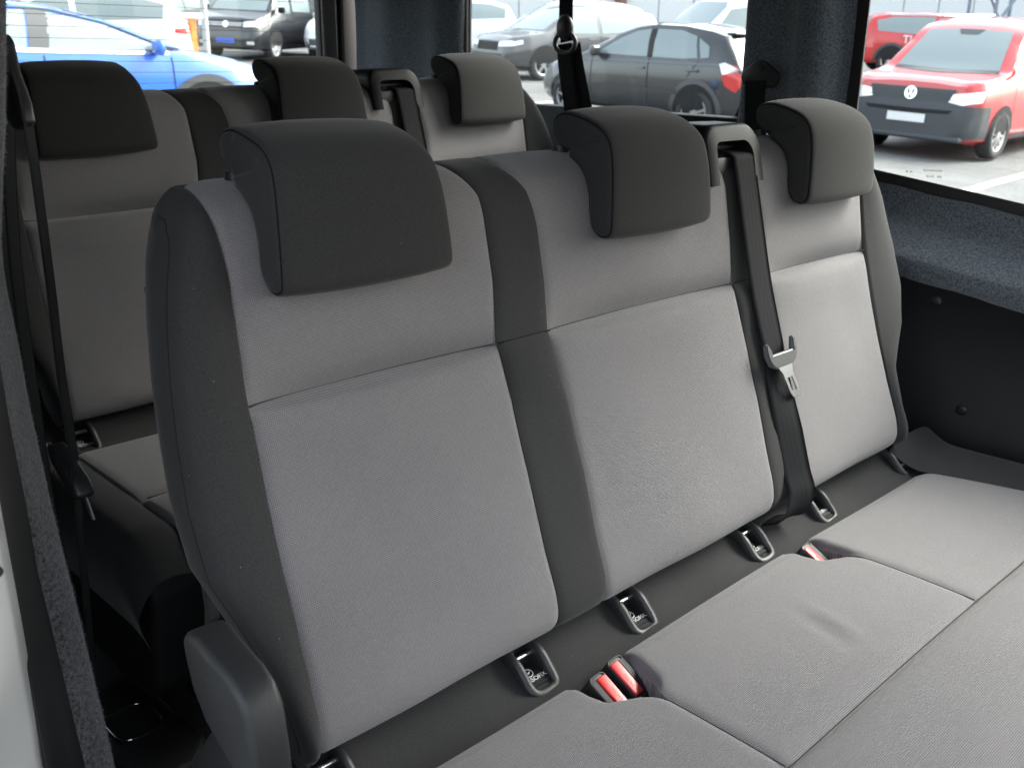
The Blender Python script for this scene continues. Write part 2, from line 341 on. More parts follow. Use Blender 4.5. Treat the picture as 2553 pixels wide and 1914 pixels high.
# carpeted pillars: vertical lofts with a soft plan section
def pillar(name, plan, z0, z1, m, lean=0.0, wav=.0, nz=30):
    C = crom(plan, 40)[0]; P = np.array([[(x + lean * (z - 1.5) * (1), y + wav * math.sin(z * 19 + y * 30), z) for x, y in C] for z in np.linspace(z0, z1, nz)])
    return sheet(name, P, np.repeat([[[-1., 0, 0]]], nz, 0).repeat(40, 1), P[..., 1:], m, van, VAT, 0)
pillar('pillar_trim', [(.945, .366), (.934, .368), (.915, .385), (.888, .405), (.872, .43), (.872, .455), (.886, .48), (.895, .51), (.893, .545), (.888, .575), (.893, .597), (.908, .606), (.918, .606), (.924, .612), (.945, .618)], 1.22, 1.97, 'felt', 0, .0015)
pillar('rear_pillar_trim', [(.945, 1.53), (.915, 1.535), (.90, 1.56), (.885, 1.62), (.893, 1.69), (.882, 1.76), (.868, 1.83), (.88, 1.90), (.893, 1.96), (.90, 2.02), (.93, 2.03), (.95, 2.04)], 1.1, 1.97, 'felt', 0, .002)
vpart('pillar_edge', box(.931, 1.535, 1.7, .02, .014, .5, .005), 'rubber')
# trim below quarter window and rear corner
vpart('quarter_trim', box(.925, 1.05, 1.30, .03, .92, .40, .012), 'trim_black', True, 40)
vpart('outer_side', box(.975, .2, .95, .03, 4.1, .8), 'white_paint')
# tailgate
vpart('rear_corner_seal', box(.935, 2.09, 1.6, .10, .03, .8, .012), 'rubber', True, 40)
vpart('tailgate_frame', box(.862, 2.12, 1.6, .066, .03, .8, .008), 'grey_trim', True, 40)
vpart('tailgate_seal', box(.824, 2.105, 1.6, .014, .03, .8, .005), 'rubber', True, 40)
vpart('tailgate_panel', box(0, 2.14, 1.02, 1.75, .05, .98, .02), 'trim_black', True, 40)
vpart('tailgate_header', box(0, 2.14, 1.93, 1.75, .05, .08), 'trim_black')
vpart('tailgate_glass', box(0, 2.135, 1.70, 1.68, .004, .44), 'window_glass')
mat('heater_wire', (.40, .19, .05), .5)
for i in range(13): vpart('heater_wire', box(-.02, 2.1315, 1.53 + .029 * i, 1.62, .0012, .0012), 'heater_wire')
vpart('rear_bumper', box(0, 2.22, .55, 1.7, .14, .3, .05), 'black_plastic', True, 40)
# left side: body, jamb, seal, felt-covered pillar of the door opening
vpart('left_side', box(-.90, 1.17, 1.25, .05, 1.92, 1.42), 'trim_black')
vpart('left_outer_side', box(-.955, 1.17, 1.1, .03, 1.92, 1.7), 'white_paint')
zz = np.array([.50, .965, 1.055, 1.13, 1.215, 1.318, 1.377, 1.432, 1.469, 1.525, 1.576, 1.668, 1.97]); yy = np.array([.08, .161, .186, .206, .234, .257, .262, .274, .268, .239, .211, .173, .06])
zs = np.linspace(.5, 1.97, 60); yi = np.interp(zs, zz, yy)
def jamb(name, plan, m, wob=0):
    """plan: (x, y offset from the felt's inner edge) strip, following the slanted edge of the opening"""
    n = len(plan); yl = np.interp(zs, [.5, .964, 1.15, 1.235, 1.314, 1.97], [.185, .192, .207, .209, .222, .22]); ys2 = np.interp(zs, [.5, 1.025, 1.27, 1.97], [.11, .128, .144, .17])
    P = []
    for k, z in enumerate(zs):
        a, b, c = Vector((-.76, yi[k], z)), Vector((-.79, min(yl[k], yi[k] - .012), z)), Vector((-.83, ys2[k], z))
        row = []
        for t, d in plan:
            p = a.lerp(b, t) if t <= 1 else (b.lerp(c, t - 1) if t <= 2 else c + (c - b) * (t - 2))
            row.append(p + (Vector((-.55, -.83, 0)) if d > -.011 else Vector((.12, -1.0, 0))) * d + Vector((wob * random.uniform(-1, 1), wob * random.uniform(-1, 1), 0)))
        P.append(row)
    P = np.array([[tuple(v) for v in r] for r in P]); N_ = np.zeros_like(P); N_[..., 1] = -1
    return sheet(name, P, N_, P[..., 1:], m, van, VAT, 0)
jamb('door_pillar_felt', [(0, -.12), (0, -.05), (.0, -.015), (.03, -.002), (.08, .003), (.25, .006), (.5, .008), (.75, .006), (.98, .0)], 'felt_grey', 0)
fo = [o for o in van.children if o.name.startswith('door_pillar_felt')][0]; FV = []; FF = []
for i in range(3200):
    k = random.uniform(18, 58); z = float(np.interp(k, range(60), zs)); y = float(np.interp(k, range(60), yi)); t = abs(random.gauss(0, .25)) ** 1.5
    p = Vector((-.76, y, z)).lerp(Vector((-.79, y - .04, z)), min(1, t)); d = Vector((random.gauss(.5, .5), random.gauss(-.5, .5), random.gauss(0, .6))).normalized() * random.uniform(.0012, .0038); q = Vector((random.gauss(0, 1), random.gauss(0, 1), random.gauss(0, 1))).normalized() * .00024
    n0 = len(FV); FV += [p - q, p + q, p + d + Vector((0, 0, random.gauss(0, .0006)))]; FF.append((n0, n0 + 1, n0 + 2))
ff = mk('felt_fibres', FV, FF, 'felt_fibre', fo, smooth=False); ff['kind'] = 'stuff'
jamb('door_seal', [(.97, -.01), (1.0, .004), (1.1, .008), (1.25, .006), (1.45, .004), (1.65, .010), (1.85, .012), (1.97, .006), (2.0, -.012)], 'rubber')
jamb('door_jamb', [(1.98, -.012), (2.1, -.010), (2.4, -.006), (3.0, -.004), (4.2, -.0)], 'white_paint')
bm = cyl((-.886, -.02, 1.308), (-.886, -.034, 1.308), .004); box(-.892, -.018, 1.312, .016, .006, .03, .003, bm=bm); vpart('door_striker', bm, 'rubber')
# front part of the van: dash, doors and windscreen openings
vpart('front_side_left', box(-.90, -1.45, .9, .05, .7, .75), 'trim_black'); vpart('front_dash', box(0, -1.9, .95, 1.8, .1, .8), 'trim_black')
vpart('front_header', box(0, -1.95, 1.93, 1.8, .2, .1), 'felt_grey'); vpart('front_pillar', box(-.90, -1.05, 1.5, .06, .12, .9), 'felt_grey')
# wheel arch and plastic floor anchor beside the rear row
vpart('wheel_arch', box(-.74, 1.25, .72, .26, .75, .36, .07, 4), 'floor_carpet', True, 60)
fa = vpart('floor_anchor', prism([(-.60, .55), (-.60, .80), (-.585, .835), (-.50, .835), (-.47, .80), (-.46, .60), (-.50, .55)], 'z', .55, .60, .012), 'black_plastic', True, 50)
pth = [(.5 * .075 * math.copysign(abs(math.cos(a)) ** .55, math.cos(a)) - .535, .70 + .5 * .085 * math.copysign(abs(math.sin(a)) ** .55, math.sin(a)), .606) for a in np.linspace(0, 2 * math.pi, 40, endpoint=False)]
sweep(pth, circ(.0022, 6), 'chrome', 'anchor_ring', fa, (0, 0, 0), closed=True)
from_bm('anchor_recess', prism([(-.568, .663), (-.502, .663), (-.502, .737), (-.568, .737)], 'z', .597, .602), 'rubber', fa)

# ================================================================== bench seat
BASE = Vector((0, -.15, .552)); BAT = tuple(-BASE)
bench = thing('bench_seat', 'nearer three-seat bench in grey weave with dark strips, its red belt buckles in view', 'bench seat', BASE, 'benches across the van')
PROF = [(.075, .972), (.04, .975), (.020, .984), (.012, 1.0), (.0135, 1.02), (.0214, 1.045), (.0485, 1.111), (.0779, 1.183), (.1024, 1.254), (.1237, 1.324), (.1383, 1.384), (.150, 1.441), (.157, 1.468), (.170, 1.490), (.194, 1.505), (.230, 1.511), (.264, 1.506), (.284, 1.488), (.294, 1.455), (.300, 1.40)]
NP = 400; PF, PL = crom(PROF, NP); PS = np.linspace(0, PL, NP)
PT = np.gradient(PF, axis=0); PT /= np.linalg.norm(PT, axis=1)[:, None]; PN = np.stack([-PT[:, 1], PT[:, 0]], 1)
front = np.arange(NP) < np.argmax(PF[:, 1]); ifr = int(np.argmax(PF[:, 1]))
def pf(s): return np.array([np.interp(s, PS, PF[:, 0]), np.interp(s, PS, PF[:, 1])])
def pn(s): v = np.array([np.interp(s, PS, PN[:, 0]), np.interp(s, PS, PN[:, 1])]); return v / np.linalg.norm(v)
def s_at(z): return float(np.interp(z, PF[12:ifr, 1], PS[12:ifr]))
SEAM = s_at(1.3145); STOP = PL
def fz(tab):
    z_, x_ = zip(*tab); return lambda z: float(np.interp(z, z_, x_))
xA0 = fz([(1.0, -.619), (1.176, -.613), (1.315, -.608), (1.434, -.604), (1.5, -.610)])
xA1 = fz([(.98, -.285), (1.082, -.286), (1.166, -.281), (1.248, -.281), (1.316, -.286), (1.384, -.277), (1.48, -.279), (1.505, -.290)])
xB0 = fz([(.98, -.200), (1.065, -.200), (1.143, -.192), (1.228, -.191), (1.314, -.200), (1.373, -.195), (1.44, -.196), (1.48, -.203), (1.505, -.218)])
xB1 = fz([(.98, .182), (1.073, .187), (1.145, .197), (1.219, .200), (1.312, .194), (1.375, .200), (1.45, .201), (1.505, .190)])
xC0 = fz([(.98, .264), (1.15, .283), (1.219, .286), (1.312, .279), (1.401, .285), (1.472, .271), (1.505, .262)])
xC1 = fz([(1.0, .583), (1.096, .582), (1.195, .589), (1.317, .592), (1.404, .597), (1.505, .585)])
def back_panel(name, xl, xr, s0, s1, m, groove=0.028, puff=.003, edge=.0028, lower=True, cut=(0, 0), nx=44, ns=64):
    P = np.zeros((nx, ns, 3)); N_ = np.zeros_like(P); UV = np.zeros((nx, ns, 2)); W_ = .3
    us = .5 - .5 * np.cos(np.linspace(0, math.pi, nx)); vs = .5 - .5 * np.cos(np.linspace(0, math.pi, ns))
    for j, v in enumerate(vs):
        s = s0 + (s1 - s0) * v; p = pf(s); n = pn(s); zq = p[1] if PS[ifr] > s else 1.5
        bk = min(1, max(0, s - PS[ifr] + .012) / .03); a, b = xl(zq) + cut[0] * bk, xr(zq) - cut[1] * bk
        for i, u in enumerate(us):
            x = a + (b - a) * u; d = min(x - a, b - x); off = -edge * math.exp(-(d / .0045) ** 1.5)
            ds = abs(s - SEAM); mid = (4 * u * (1 - u)) ** .6
            if groove:
                dep = .0025 + groove * mid
                off -= dep * math.exp(-(ds / (.007 if lower else .021)) ** 1.25)
                if lower: off += .006 * mid * math.exp(-((ds - .035) / .035) ** 2)
            off += puff * mid * math.sin(math.pi * v) + .0009 * math.sin(x * 23 + s * 17) * mid
            # pressed hollow under the headrest
            P[i, j] = (x, p[0] + n[0] * off, p[1] + n[1] * off); N_[i, j] = (0, n[0], n[1]); UV[i, j] = (x, s)
    return sheet(name, P, N_, UV, m, bench, BAT)
s_bot = s_at(1.0) - .035
for nm, a, b in (('A', xA0, xA1), ('B', xB0, xB1), ('C', xC0, xC1)):
    back_panel('lower_back_panel', a, b, s_bot, SEAM, 'grey_weave', lower=True)
    back_panel('upper_back_panel', a, b, SEAM, STOP - .05, 'grey_weave', lower=False, cut=(.035 if nm == 'A' else 0, .035 if nm == 'C' else 0))
for a, b in ((xA1, xB0), (xB1, xC0)):
    back_panel('divider_strip', a, b, s_bot - .004, SEAM, 'dark_fabric', groove=.0005, puff=.0008, edge=.0018, nx=16, ns=50)
    back_panel('divider_strip', a, b, SEAM, STOP - .05, 'dark_fabric', groove=.0005, puff=.0008, edge=.0018, lower=False, nx=16, ns=50)
def seam_line(xl, xr, dep, m):
    pts = []
    for u in np.linspace(.0, 1.0, 40):
        x = xl(1.3145) + (xr(1.3145) - xl(1.3145)) * u; mid = (4 * u * (1 - u)) ** .6; p = pf(SEAM); n = pn(SEAM); o = -(.0025 + dep * mid) + .0007 if dep else -.0022
        pts.append((x, p[0] + n[0] * o, p[1] + n[1] * o))
    sweep(pts, circ(.0010, 6), m, 'seam', bench, BAT)
for a, b, dp, m in ((xA0, xA1, .028, 'seam_grey'), (xB0, xB1, .028, 'seam_grey'), (xC0, xC1, .028, 'seam_grey'), (xA1, xB0, .0, 'seam_thread'), (xB1, xC0, .0, 'seam_thread')): seam_line(a, b, dp, m)
# side bolsters: section runs from the grey edge round the side to the rear
def bolster(sign, xe, xs, name):
    sec = [(0, .004), (.015, .0005), (.09, -.0015), (.35, -.006), (.62, -.007), (.86, -.003), (.96, .005), (.99, .012), (1.0, .028), (.985, .046), (.90, .064), (.78, .080), (.58, .096), (.2, .106), (-.5, .108)]
    sec2 = crom(sec, 60)[0]; m_ = len(sec2); zs_ = np.r_[np.linspace(.972, 1.44, 46), 1.44 + .0706 * np.sin(np.linspace(.04, 1, 34) * math.pi / 2)]
    ns = len(zs_); P = np.zeros((m_, ns, 3)); N_ = np.zeros_like(P); UV = np.zeros((m_, ns, 2)); FRY, FRZ = PF[12:ifr, 0], PF[12:ifr, 1]; BKY, BKZ = PF[ifr:, 0][::-1], PF[ifr:, 1][::-1]
    for j, z in enumerate(zs_):
        yf = float(np.interp(z, FRZ, FRY)); yb = min(yf + .108, float(np.interp(z, BKZ, BKY)) if z > BKZ[0] else 9); k = max(0.0, (yb - yf) / .108) * math.sqrt(max(0.0, 1 - (max(0, z - 1.44) / .0706) ** 2))
        e = xe(min(z, 1.5)); wd = abs(xs(z) - e) * (.75 + .25 * min(1, k * 1.4))
        for i, (t, d) in enumerate(sec2):
            seam = .0030 * math.exp(-((t - .965) / .04) ** 2) if d < .02 else 0
            u_ = max(0, min(1, (z - 1.40) / .11)); q_ = min(1, max(0, t)) ** 2.5; P[i, j] = (e + sign * wd * t * (1 - .12 * u_ * u_), yf + (d * k if d > 0 else d * min(1, k * 2)) + seam * k + .012 * q_ * u_, z - .024 * q_ * u_ ** 1.5); N_[i, j] = (0, -1, 0); UV[i, j] = (t * .1, z)
    bo = sheet(name, P, N_, UV, 'dark_fabric', bench, BAT, 0); ii = int(np.argmin([abs(t - .965) + (9 if d > .02 else 0) for t, d in sec2]))
    sweep([tuple(P[ii, j]) for j in range(2, ns - 8)], circ(.0006, 6), 'seam_soft', 'seam', bo, up=(1, 0, 0)); return bo
bolster(-1, xA0, fz([(.98, -.634), (1.077, -.650), (1.115, -.663), (1.17, -.684), (1.233, -.687), (1.294, -.682), (1.341, -.677), (1.395, -.669), (1.435, -.660), (1.48, -.648), (1.505, -.644)]), 'side_bolster')
bolster(1, xC1, fz([(.98, .625), (1.05, .606), (1.116, .618), (1.18, .688), (1.24, .714), (1.312, .708), (1.386, .684), (1.457, .656), (1.505, .628)]), 'side_bolster')
# rear shell closing the backrest
vs = []; 
P = np.array([[(x, y, z) for x in np.linspace(-.62, .60, 12)] for y, z in ((.300, 1.40), (.27, 1.30), (.225, 1.15), (.17, .98), (.075, .972))]); N_ = np.zeros_like(P); N_[..., 1] = 1
sheet('back_shell', P, N_, P[..., ::2], 'grained_plastic', bench, BAT, 0)

# headrests -----------------------------------------------------------
HOUT = [(.1150, 1.4165), (.1095, 1.4245), (.1085, 1.445), (.1095, 1.478), (.1120, 1.504), (.1180, 1.527), (.1290, 1.5415), (.147, 1.5525), (.172, 1.5600), (.192, 1.5635), (.209, 1.5625), (.2195, 1.557), (.2240, 1.546), (.2215, 1.532), (.210, 1.5205), (.193, 1.5115), (.174, 1.5015), (.160, 1.487), (.1525, 1.466), (.151, 1.446), (.1485, 1.432), (.140, 1.4195), (.127, 1.4135), (.1150, 1.4165)]
HO = crom(HOUT, 97)[0][:-1]; HC = None
def h_half(y, z): return float(np.interp(z, [1.43, 1.484, 1.506, 1.528, 1.55], [.1040, .1000, .0975, .0945, .0890])) if y < .19 else .0875
def h_lean(z): return -.0095 * max(0, min(1, (z - 1.42) / .13))
def inset(d):
    T = np.roll(HO, -1, 0) - np.roll(HO, 1, 0); T /= np.linalg.norm(T, axis=1)[:, None]; Nn = np.stack([T[:, 1], -T[:, 0]], 1)
    c = HO.mean(0); sg = np.sign(((HO - c) * Nn).sum(1).sum()); return HO - Nn * sg * d
def headrest_mesh():
    rings = [(-1, 0, .004)] ; xs_ = []
    prof = [(1.0, .0045), (.992, .0012), (.97, .0002), (.9, -.0008), (.75, -.0022), (.5, -.0036), (.25, -.0042), (0, -.0044)]
    seq = [(-a, d) for a, d in prof] + [(a, d) for a, d in prof[:-1][::-1]]
    V = []; F = []; UV = []; n = len(HO)
    for (t, d) in seq:
        I = inset(d)
        for k in range(n): V.append((h_half(*HO[k]) * t + h_lean(HO[k][1]), I[k, 0], I[k, 1])); UV.append((t * .1, k * .004))
    for i in range(len(seq) - 1):
        for k in range(n): F.append((i * n + k, i * n + (k + 1) % n, (i + 1) * n + (k + 1) % n, (i + 1) * n + k))
    return V, F, UV
def headrest_side(sg):
    V = []; F = []; n = len(HO)
    for d, ex in ((.0042, -.0012), (.0046, .0012), (.0060, .0022), (.0085, .0030), (.0115, .0034)):
        I = inset(d)
        for k in range(n): V.append((sg * (h_half(*HO[k]) + ex) + h_lean(HO[k][1]), I[k, 0], I[k, 1]))
    for i in range(4):
        for k in range(n): F.append((i * n + k, i * n + (k + 1) % n, (i + 1) * n + (k + 1) % n, (i + 1) * n + k))
    # cap: strip across the L-shaped outline (front half to rear half)
    b = 4 * n; half = n // 2
    for k in range(half - 1): F.append((b + k, b + k + 1, b + n - 2 - k, b + n - 1 - k))
    return V, F
hv = headrest_mesh(); first = None
for cx in (-.4675, 0.0, .4665):
    if first is None:
        h = mk('headrest', hv[0], hv[1], 'head_fabric', bench, (cx + BAT[0], BAT[1], BAT[2]), True, hv[2]); first = h
        for sg in (-1, 1):
            v_, f_ = headrest_side(sg); mk('headrest_side', v_, f_, 'head_fabric', h); I_ = inset(.0030); sweep([(sg * (h_half(*HO[k]) - .0008) + h_lean(HO[k][1]), I_[k, 0], I_[k, 1]) for k in range(len(HO))], circ(.0011, 6), 'seam_thread', 'seam', h, closed=True, up=(1, 0, 0))
            from_bm('post_collar', cyl((sg * .078 - .004, .220, 1.500), (sg * .078 - .004, .223, 1.5195), .0135, .0105, 20), 'grained_plastic', h, smooth=True, angle=50)
            from_bm('post', cyl((sg * .070 - .004, .212, 1.512), (sg * .070 - .004, .214, 1.535), .005, None, 12), 'steel', h, smooth=True, angle=50)
    else:
        h = copy_tree(first, bench); h.location = (cx + BAT[0], BAT[1], BAT[2])

# belt outlet on top of the backrest ----------------------------------
plastic('outlet_plastic', (.010, .0105, .011), .42, 1500, .05); MATS['outlet_plastic'].node_tree.nodes['Principled BSDF'].inputs['Specular IOR Level'].default_value = .11
hs_ = from_bm('belt_outlet', bmesh.new(), 'outlet_plastic', bench, (BAT[0] + .070, BAT[1] + .0475, BAT[2] - .008))
def arch_loop(xl, xr, zb, zt, rl, rr, n=7):
    o = [(xl, zb)]
    for cx, r, a0, a1 in ((xl + rl, rl, 180, 90), (xr - rr, rr, 90, 0)):
        for i in range(n + 1): a = R(a0 + (a1 - a0) * i / n); o.append((cx + r * math.cos(a), zt - r + r * math.sin(a)))
    o.append((xr, zb)); return o
def outlet():
    outer = arch_loop(.077, .216, 1.464, 1.547, .022, .042); inner = arch_loop(.1015, .192, 1.464, 1.524, .010, .026); n = len(outer)
    V = []; F = []
    lean = lambda z: (z - 1.466) * .22
    stations = [(.0, .005), (.002, .002), (.006, .0), (.016, 0), (.05, 0), (.09, .001), (.125, .006), (.14, .02)]
    for (dy, ins) in stations:
        for q, (x, z) in enumerate(outer):
            zc = z - (ins if z > 1.48 else 0); xx = x + (ins if x < .147 else -ins) * .8
            V.append((xx + dy * .0, .0955 + lean(z) + dy, zc - max(0, dy - .05) * .05))
        for q, (x, z) in enumerate(inner): V.append((x + dy * .0 - (.001 if ins == .005 else 0) * (1 if x < .147 else -1), .0955 + lean(z) + dy + (.0 if ins else 0), z))
    k = 2 * n
    for i in range(len(stations) - 1):
        for j in range(n - 1):
            F.append((i * k + j, i * k + j + 1, (i + 1) * k + j + 1, (i + 1) * k + j)); F.append((i * k + n + j + 1, i * k + n + j, (i + 1) * k + n + j, (i + 1) * k + n + j + 1))
        for a, b in ((0, n), (n - 1, 2 * n - 1)): F.append((i * k + a, (i + 1) * k + a, (i + 1) * k + b, i * k + b))
    for j in range(n - 1): F.append((j, n + j, n + j + 1, j + 1))
    e = (len(stations) - 1) * k
    F.append(tuple(e + j for j in range(n)))
    return V, F
v_, f_ = outlet(); me = hs_.data; me.clear_geometry(); me.from_pydata(v_, [], f_); me.update(); me.polygons.foreach_set('use_smooth', [True] * len(me.polygons)); me.set_sharp_from_angle(angle=R(40))
from_bm('outlet_lip', box(.1475, .1165, 1.484, .094, .010, .034, .004), 'satin_plastic', hs_, smooth=True, angle=40)
from_bm('outlet_inside', box(.1475, .165, 1.494, .096, .008, .06), 'rubber', hs_)
from_bm('outlet_bar', cyl((.1, .14, 1.512), (.195, .14, 1.512), .0035, None, 12), 'satin_plastic', hs_, smooth=True, angle=50)

# cushion -------------------------------------------------------------
def xf(tab): y_, x_ = zip(*sorted(tab)); return lambda y: float(np.interp(y, y_, x_))
cA0 = lambda y: -.64
cA1 = xf([(-.5, -.256), (-.13, -.256), (-.107, -.266), (-.096, -.284), (-.086, -.302), (-.06, -.307), (-.03, -.303)])
cB0 = xf([(-.5, -.256), (-.13, -.256), (-.112, -.250), (-.098, -.238), (-.06, -.226), (-.03, -.220)])
cB1 = xf([(-.5, .214), (-.13, .214), (-.107, .205), (-.097, .186), (-.086, .166), (-.06, .160), (-.03, .164)])
cC0 = xf([(-.5, .214), (-.12, .214), (-.10, .213), (-.06, .210), (-.03, .212)])
cC1 = xf([(-.5, .70), (-.28, .665), (-.18, .635), (-.03, .598)])
YS, YB, YF = -.281, -.028, -.44
def cush_z(x, y):
    z = .949 + .004 * math.cos((y + .18) * 9) + .003 * math.sin(x * 7 + 1)
    # soft crease in the middle seat
    dx, dy = x - (.004 + .25 * (y + .18)), y + .18
    z += -.0035 * math.exp(-((dx + .006) / .010) ** 2 - (dy / .04) ** 2) + .0032 * math.exp(-((dx - .013) / .010) ** 2 - (dy / .04) ** 2)
    return z
def cushion(name, xl, xr, y0, y1, back=True, m='grey_weave', nx=60, ny=60, notch=(0, 0)):
    P = np.zeros((nx, ny, 3)); N_ = np.zeros_like(P); N_[..., 2] = 1; UV = np.zeros((nx, ny, 2))
    us = .5 - .5 * np.cos(np.linspace(0, math.pi, nx)); vs = .5 - .5 * np.cos(np.linspace(0, math.pi, ny))
    for j, v in enumerate(vs):
        y = y0 + (y1 - y0) * v; a, b = xl(y), xr(y)
        for i, u in enumerate(us):
            x = a + (b - a) * u; z = cush_z(x, y)
            z -= .0032 * math.exp(-(min(x - a, b - x) / .006) ** 1.4)
            for k, dd in ((0, x - a), (1, b - x)):
                if notch[k]: z -= .008 * max(0, min(1, (y + .115) / .03)) * math.exp(-(dd / .006) ** 1.5)
            if back:
                z -= .010 * math.exp(-((y1 - y) / .012) ** 1.5)
                z -= .004 * math.exp(-((y - y0) / .008) ** 1.3)
            P[i, j] = (x, y, z); UV[i, j] = (x, y)
    return sheet(name, P, N_, UV, m, bench, BAT, .03)
cushion('seat_cushion', cA0, cA1, YS, YB, notch=(0, 1)); cushion('seat_cushion', cB0, cB1, YS, YB, notch=(1, 1)); cushion('seat_cushion', cC0, cC1, YS, YB, notch=(1, 0))
for fx in (lambda y: cA1(y), lambda y: cB1(y)):
    sweep([(fx(y), y, cush_z(fx(y), y) - .0030) for y in np.linspace(-.125, YS + .002, 40)], circ(.0008, 6), 'seam_grey', 'seam', bench, BAT)
sweep([(x, YS, cush_z(x, YS) - .0048 + .002 * math.sin(x * 9) * 0) for x in np.linspace(-.63, .66, 120)], circ(.0010, 6), 'seam_grey', 'seam', bench, BAT)
# front panel, rolling over the front edge
def front_panel(name, x0, x1, m, dz=0.0, nx=260, ny=70):
    prof = crom([(YS, .946), (YS - .02, .9535), (-.34, .957), (-.40, .953), (-.44, .938), (-.462, .905), (-.468, .86), (-.462, .82)], ny)[0]
    P = np.zeros((nx, ny, 3)); N_ = np.zeros_like(P); N_[..., 2] = .7; N_[..., 1] = -.7; UV = np.zeros((nx, ny, 2)); s = 0
    for j in range(ny):
        if j: s += np.linalg.norm(prof[j] - prof[j - 1])
        for i, x in enumerate(np.linspace(x0, x1, nx)):
            y, z = prof[j]; e = math.exp(-s / .022); z2 = z - .0045 * math.exp(-(s / .008) ** 1.3) + .0007 * e * math.sin(x * 2 * math.pi / .0105 + 2 * math.sin(x * 31)) * min(1, s / .004)
            z2 += .002 * math.sin(x * 9) - .004 * math.exp(-(min(x - x0, x1 - x) / .008) ** 1.4)
            P[i, j] = (x, y, z2 + dz); UV[i, j] = (x, -s)
    return sheet(name, P, N_, UV, m, bench, BAT, .02)
front_panel('front_panel', -.64, .69, 'grey_weave')
# dark band between cushion and backrest, with openings for the child-seat anchors
ISO = [c + d for c in (-.467, 0, .467) for d in (-.14, .14)]
bandP = [(-.055, .918), (-.03, .930), (-.008, .9355), (.004, .9375), (.03, .951), (.052, .966), (.075, .985), (.10, 1.0)]
bys = crom(bandP, 40)[0]
xs_ = sorted(set([round(x, 4) for x in np.linspace(-.655, .66, 90)] + [round(c + d, 4) for c in ISO for d in (-.0165, .0165)]))
P = np.array([[(x, y, z + .0012 * math.sin(x * 40)) for y, z in bys] for x in xs_]); N_ = np.zeros_like(P); N_[..., 2] = 1
def hole(i, j):
    if i < 0 or j < 0 or i >= len(xs_) - 1 or j >= 39: return False
    xm = .5 * (xs_[i] + xs_[i + 1]); ym = .5 * (bys[j][0] + bys[j + 1][0]); return any(abs(xm - c) < .0165 for c in ISO) and .003 < ym < .058
sheet('rear_band', P, N_, P[..., :2], 'dark_fabric', bench, BAT, 0, hole)
# dark cushion sides
def cush_side(x0, x1, sg):
    nx, ny = 24, 60; P = np.zeros((nx, ny, 3)); N_ = np.zeros_like(P); N_[..., 2] = 1
    for j, y in enumerate(np.linspace(.03, -.46, ny)):
        for i, u in enumerate(np.linspace(0, 1, nx)):
            a = x0(y); x = a + (x1 - a) * min(1, u / .55) if u < .55 else x1 + sg * .012 * math.sin((u - .55) / .45 * 3.4)
            z = .948 - .004 * math.exp(-(u / .06) ** 2) + .010 * math.sin(min(1, u / .55) * math.pi) - (0 if u < .40 else .13 * ((u - .40) / .60) ** 1.7)
            if y < -.38: z -= ((-.38 - y) / .08) ** 2 * .05 * (1 if u < .6 else 1 - (u - .6) * 1.5)
            if y > -.03 and sg > 0: z += (y + .03) ** 2 * 6
            P[i, j] = (x, y, z)
    return sheet('cushion_side', P, N_, P[..., :2], 'dark_fabric', bench, BAT, 0)
cush_side(lambda y: -.64, -.725, -1); cush_side(lambda y: cC1(min(y, -.03)), .775, 1)
from_bm('seat_base', prism([(-.42, .86), (-.40, .70), (-.36, .66), (.10, .66), (.14, .9), (.06, .93), (-.40, .90)], 'x', -.70, .74, .012), 'trim_black', bench, BAT, True, 40)
for x in (-.56, .58):
    for y in (-.28, .06): from_bm('foot', box(x, y, .605, .06, .09, .11, .012), 'black_plastic', bench, BAT, True, 40)
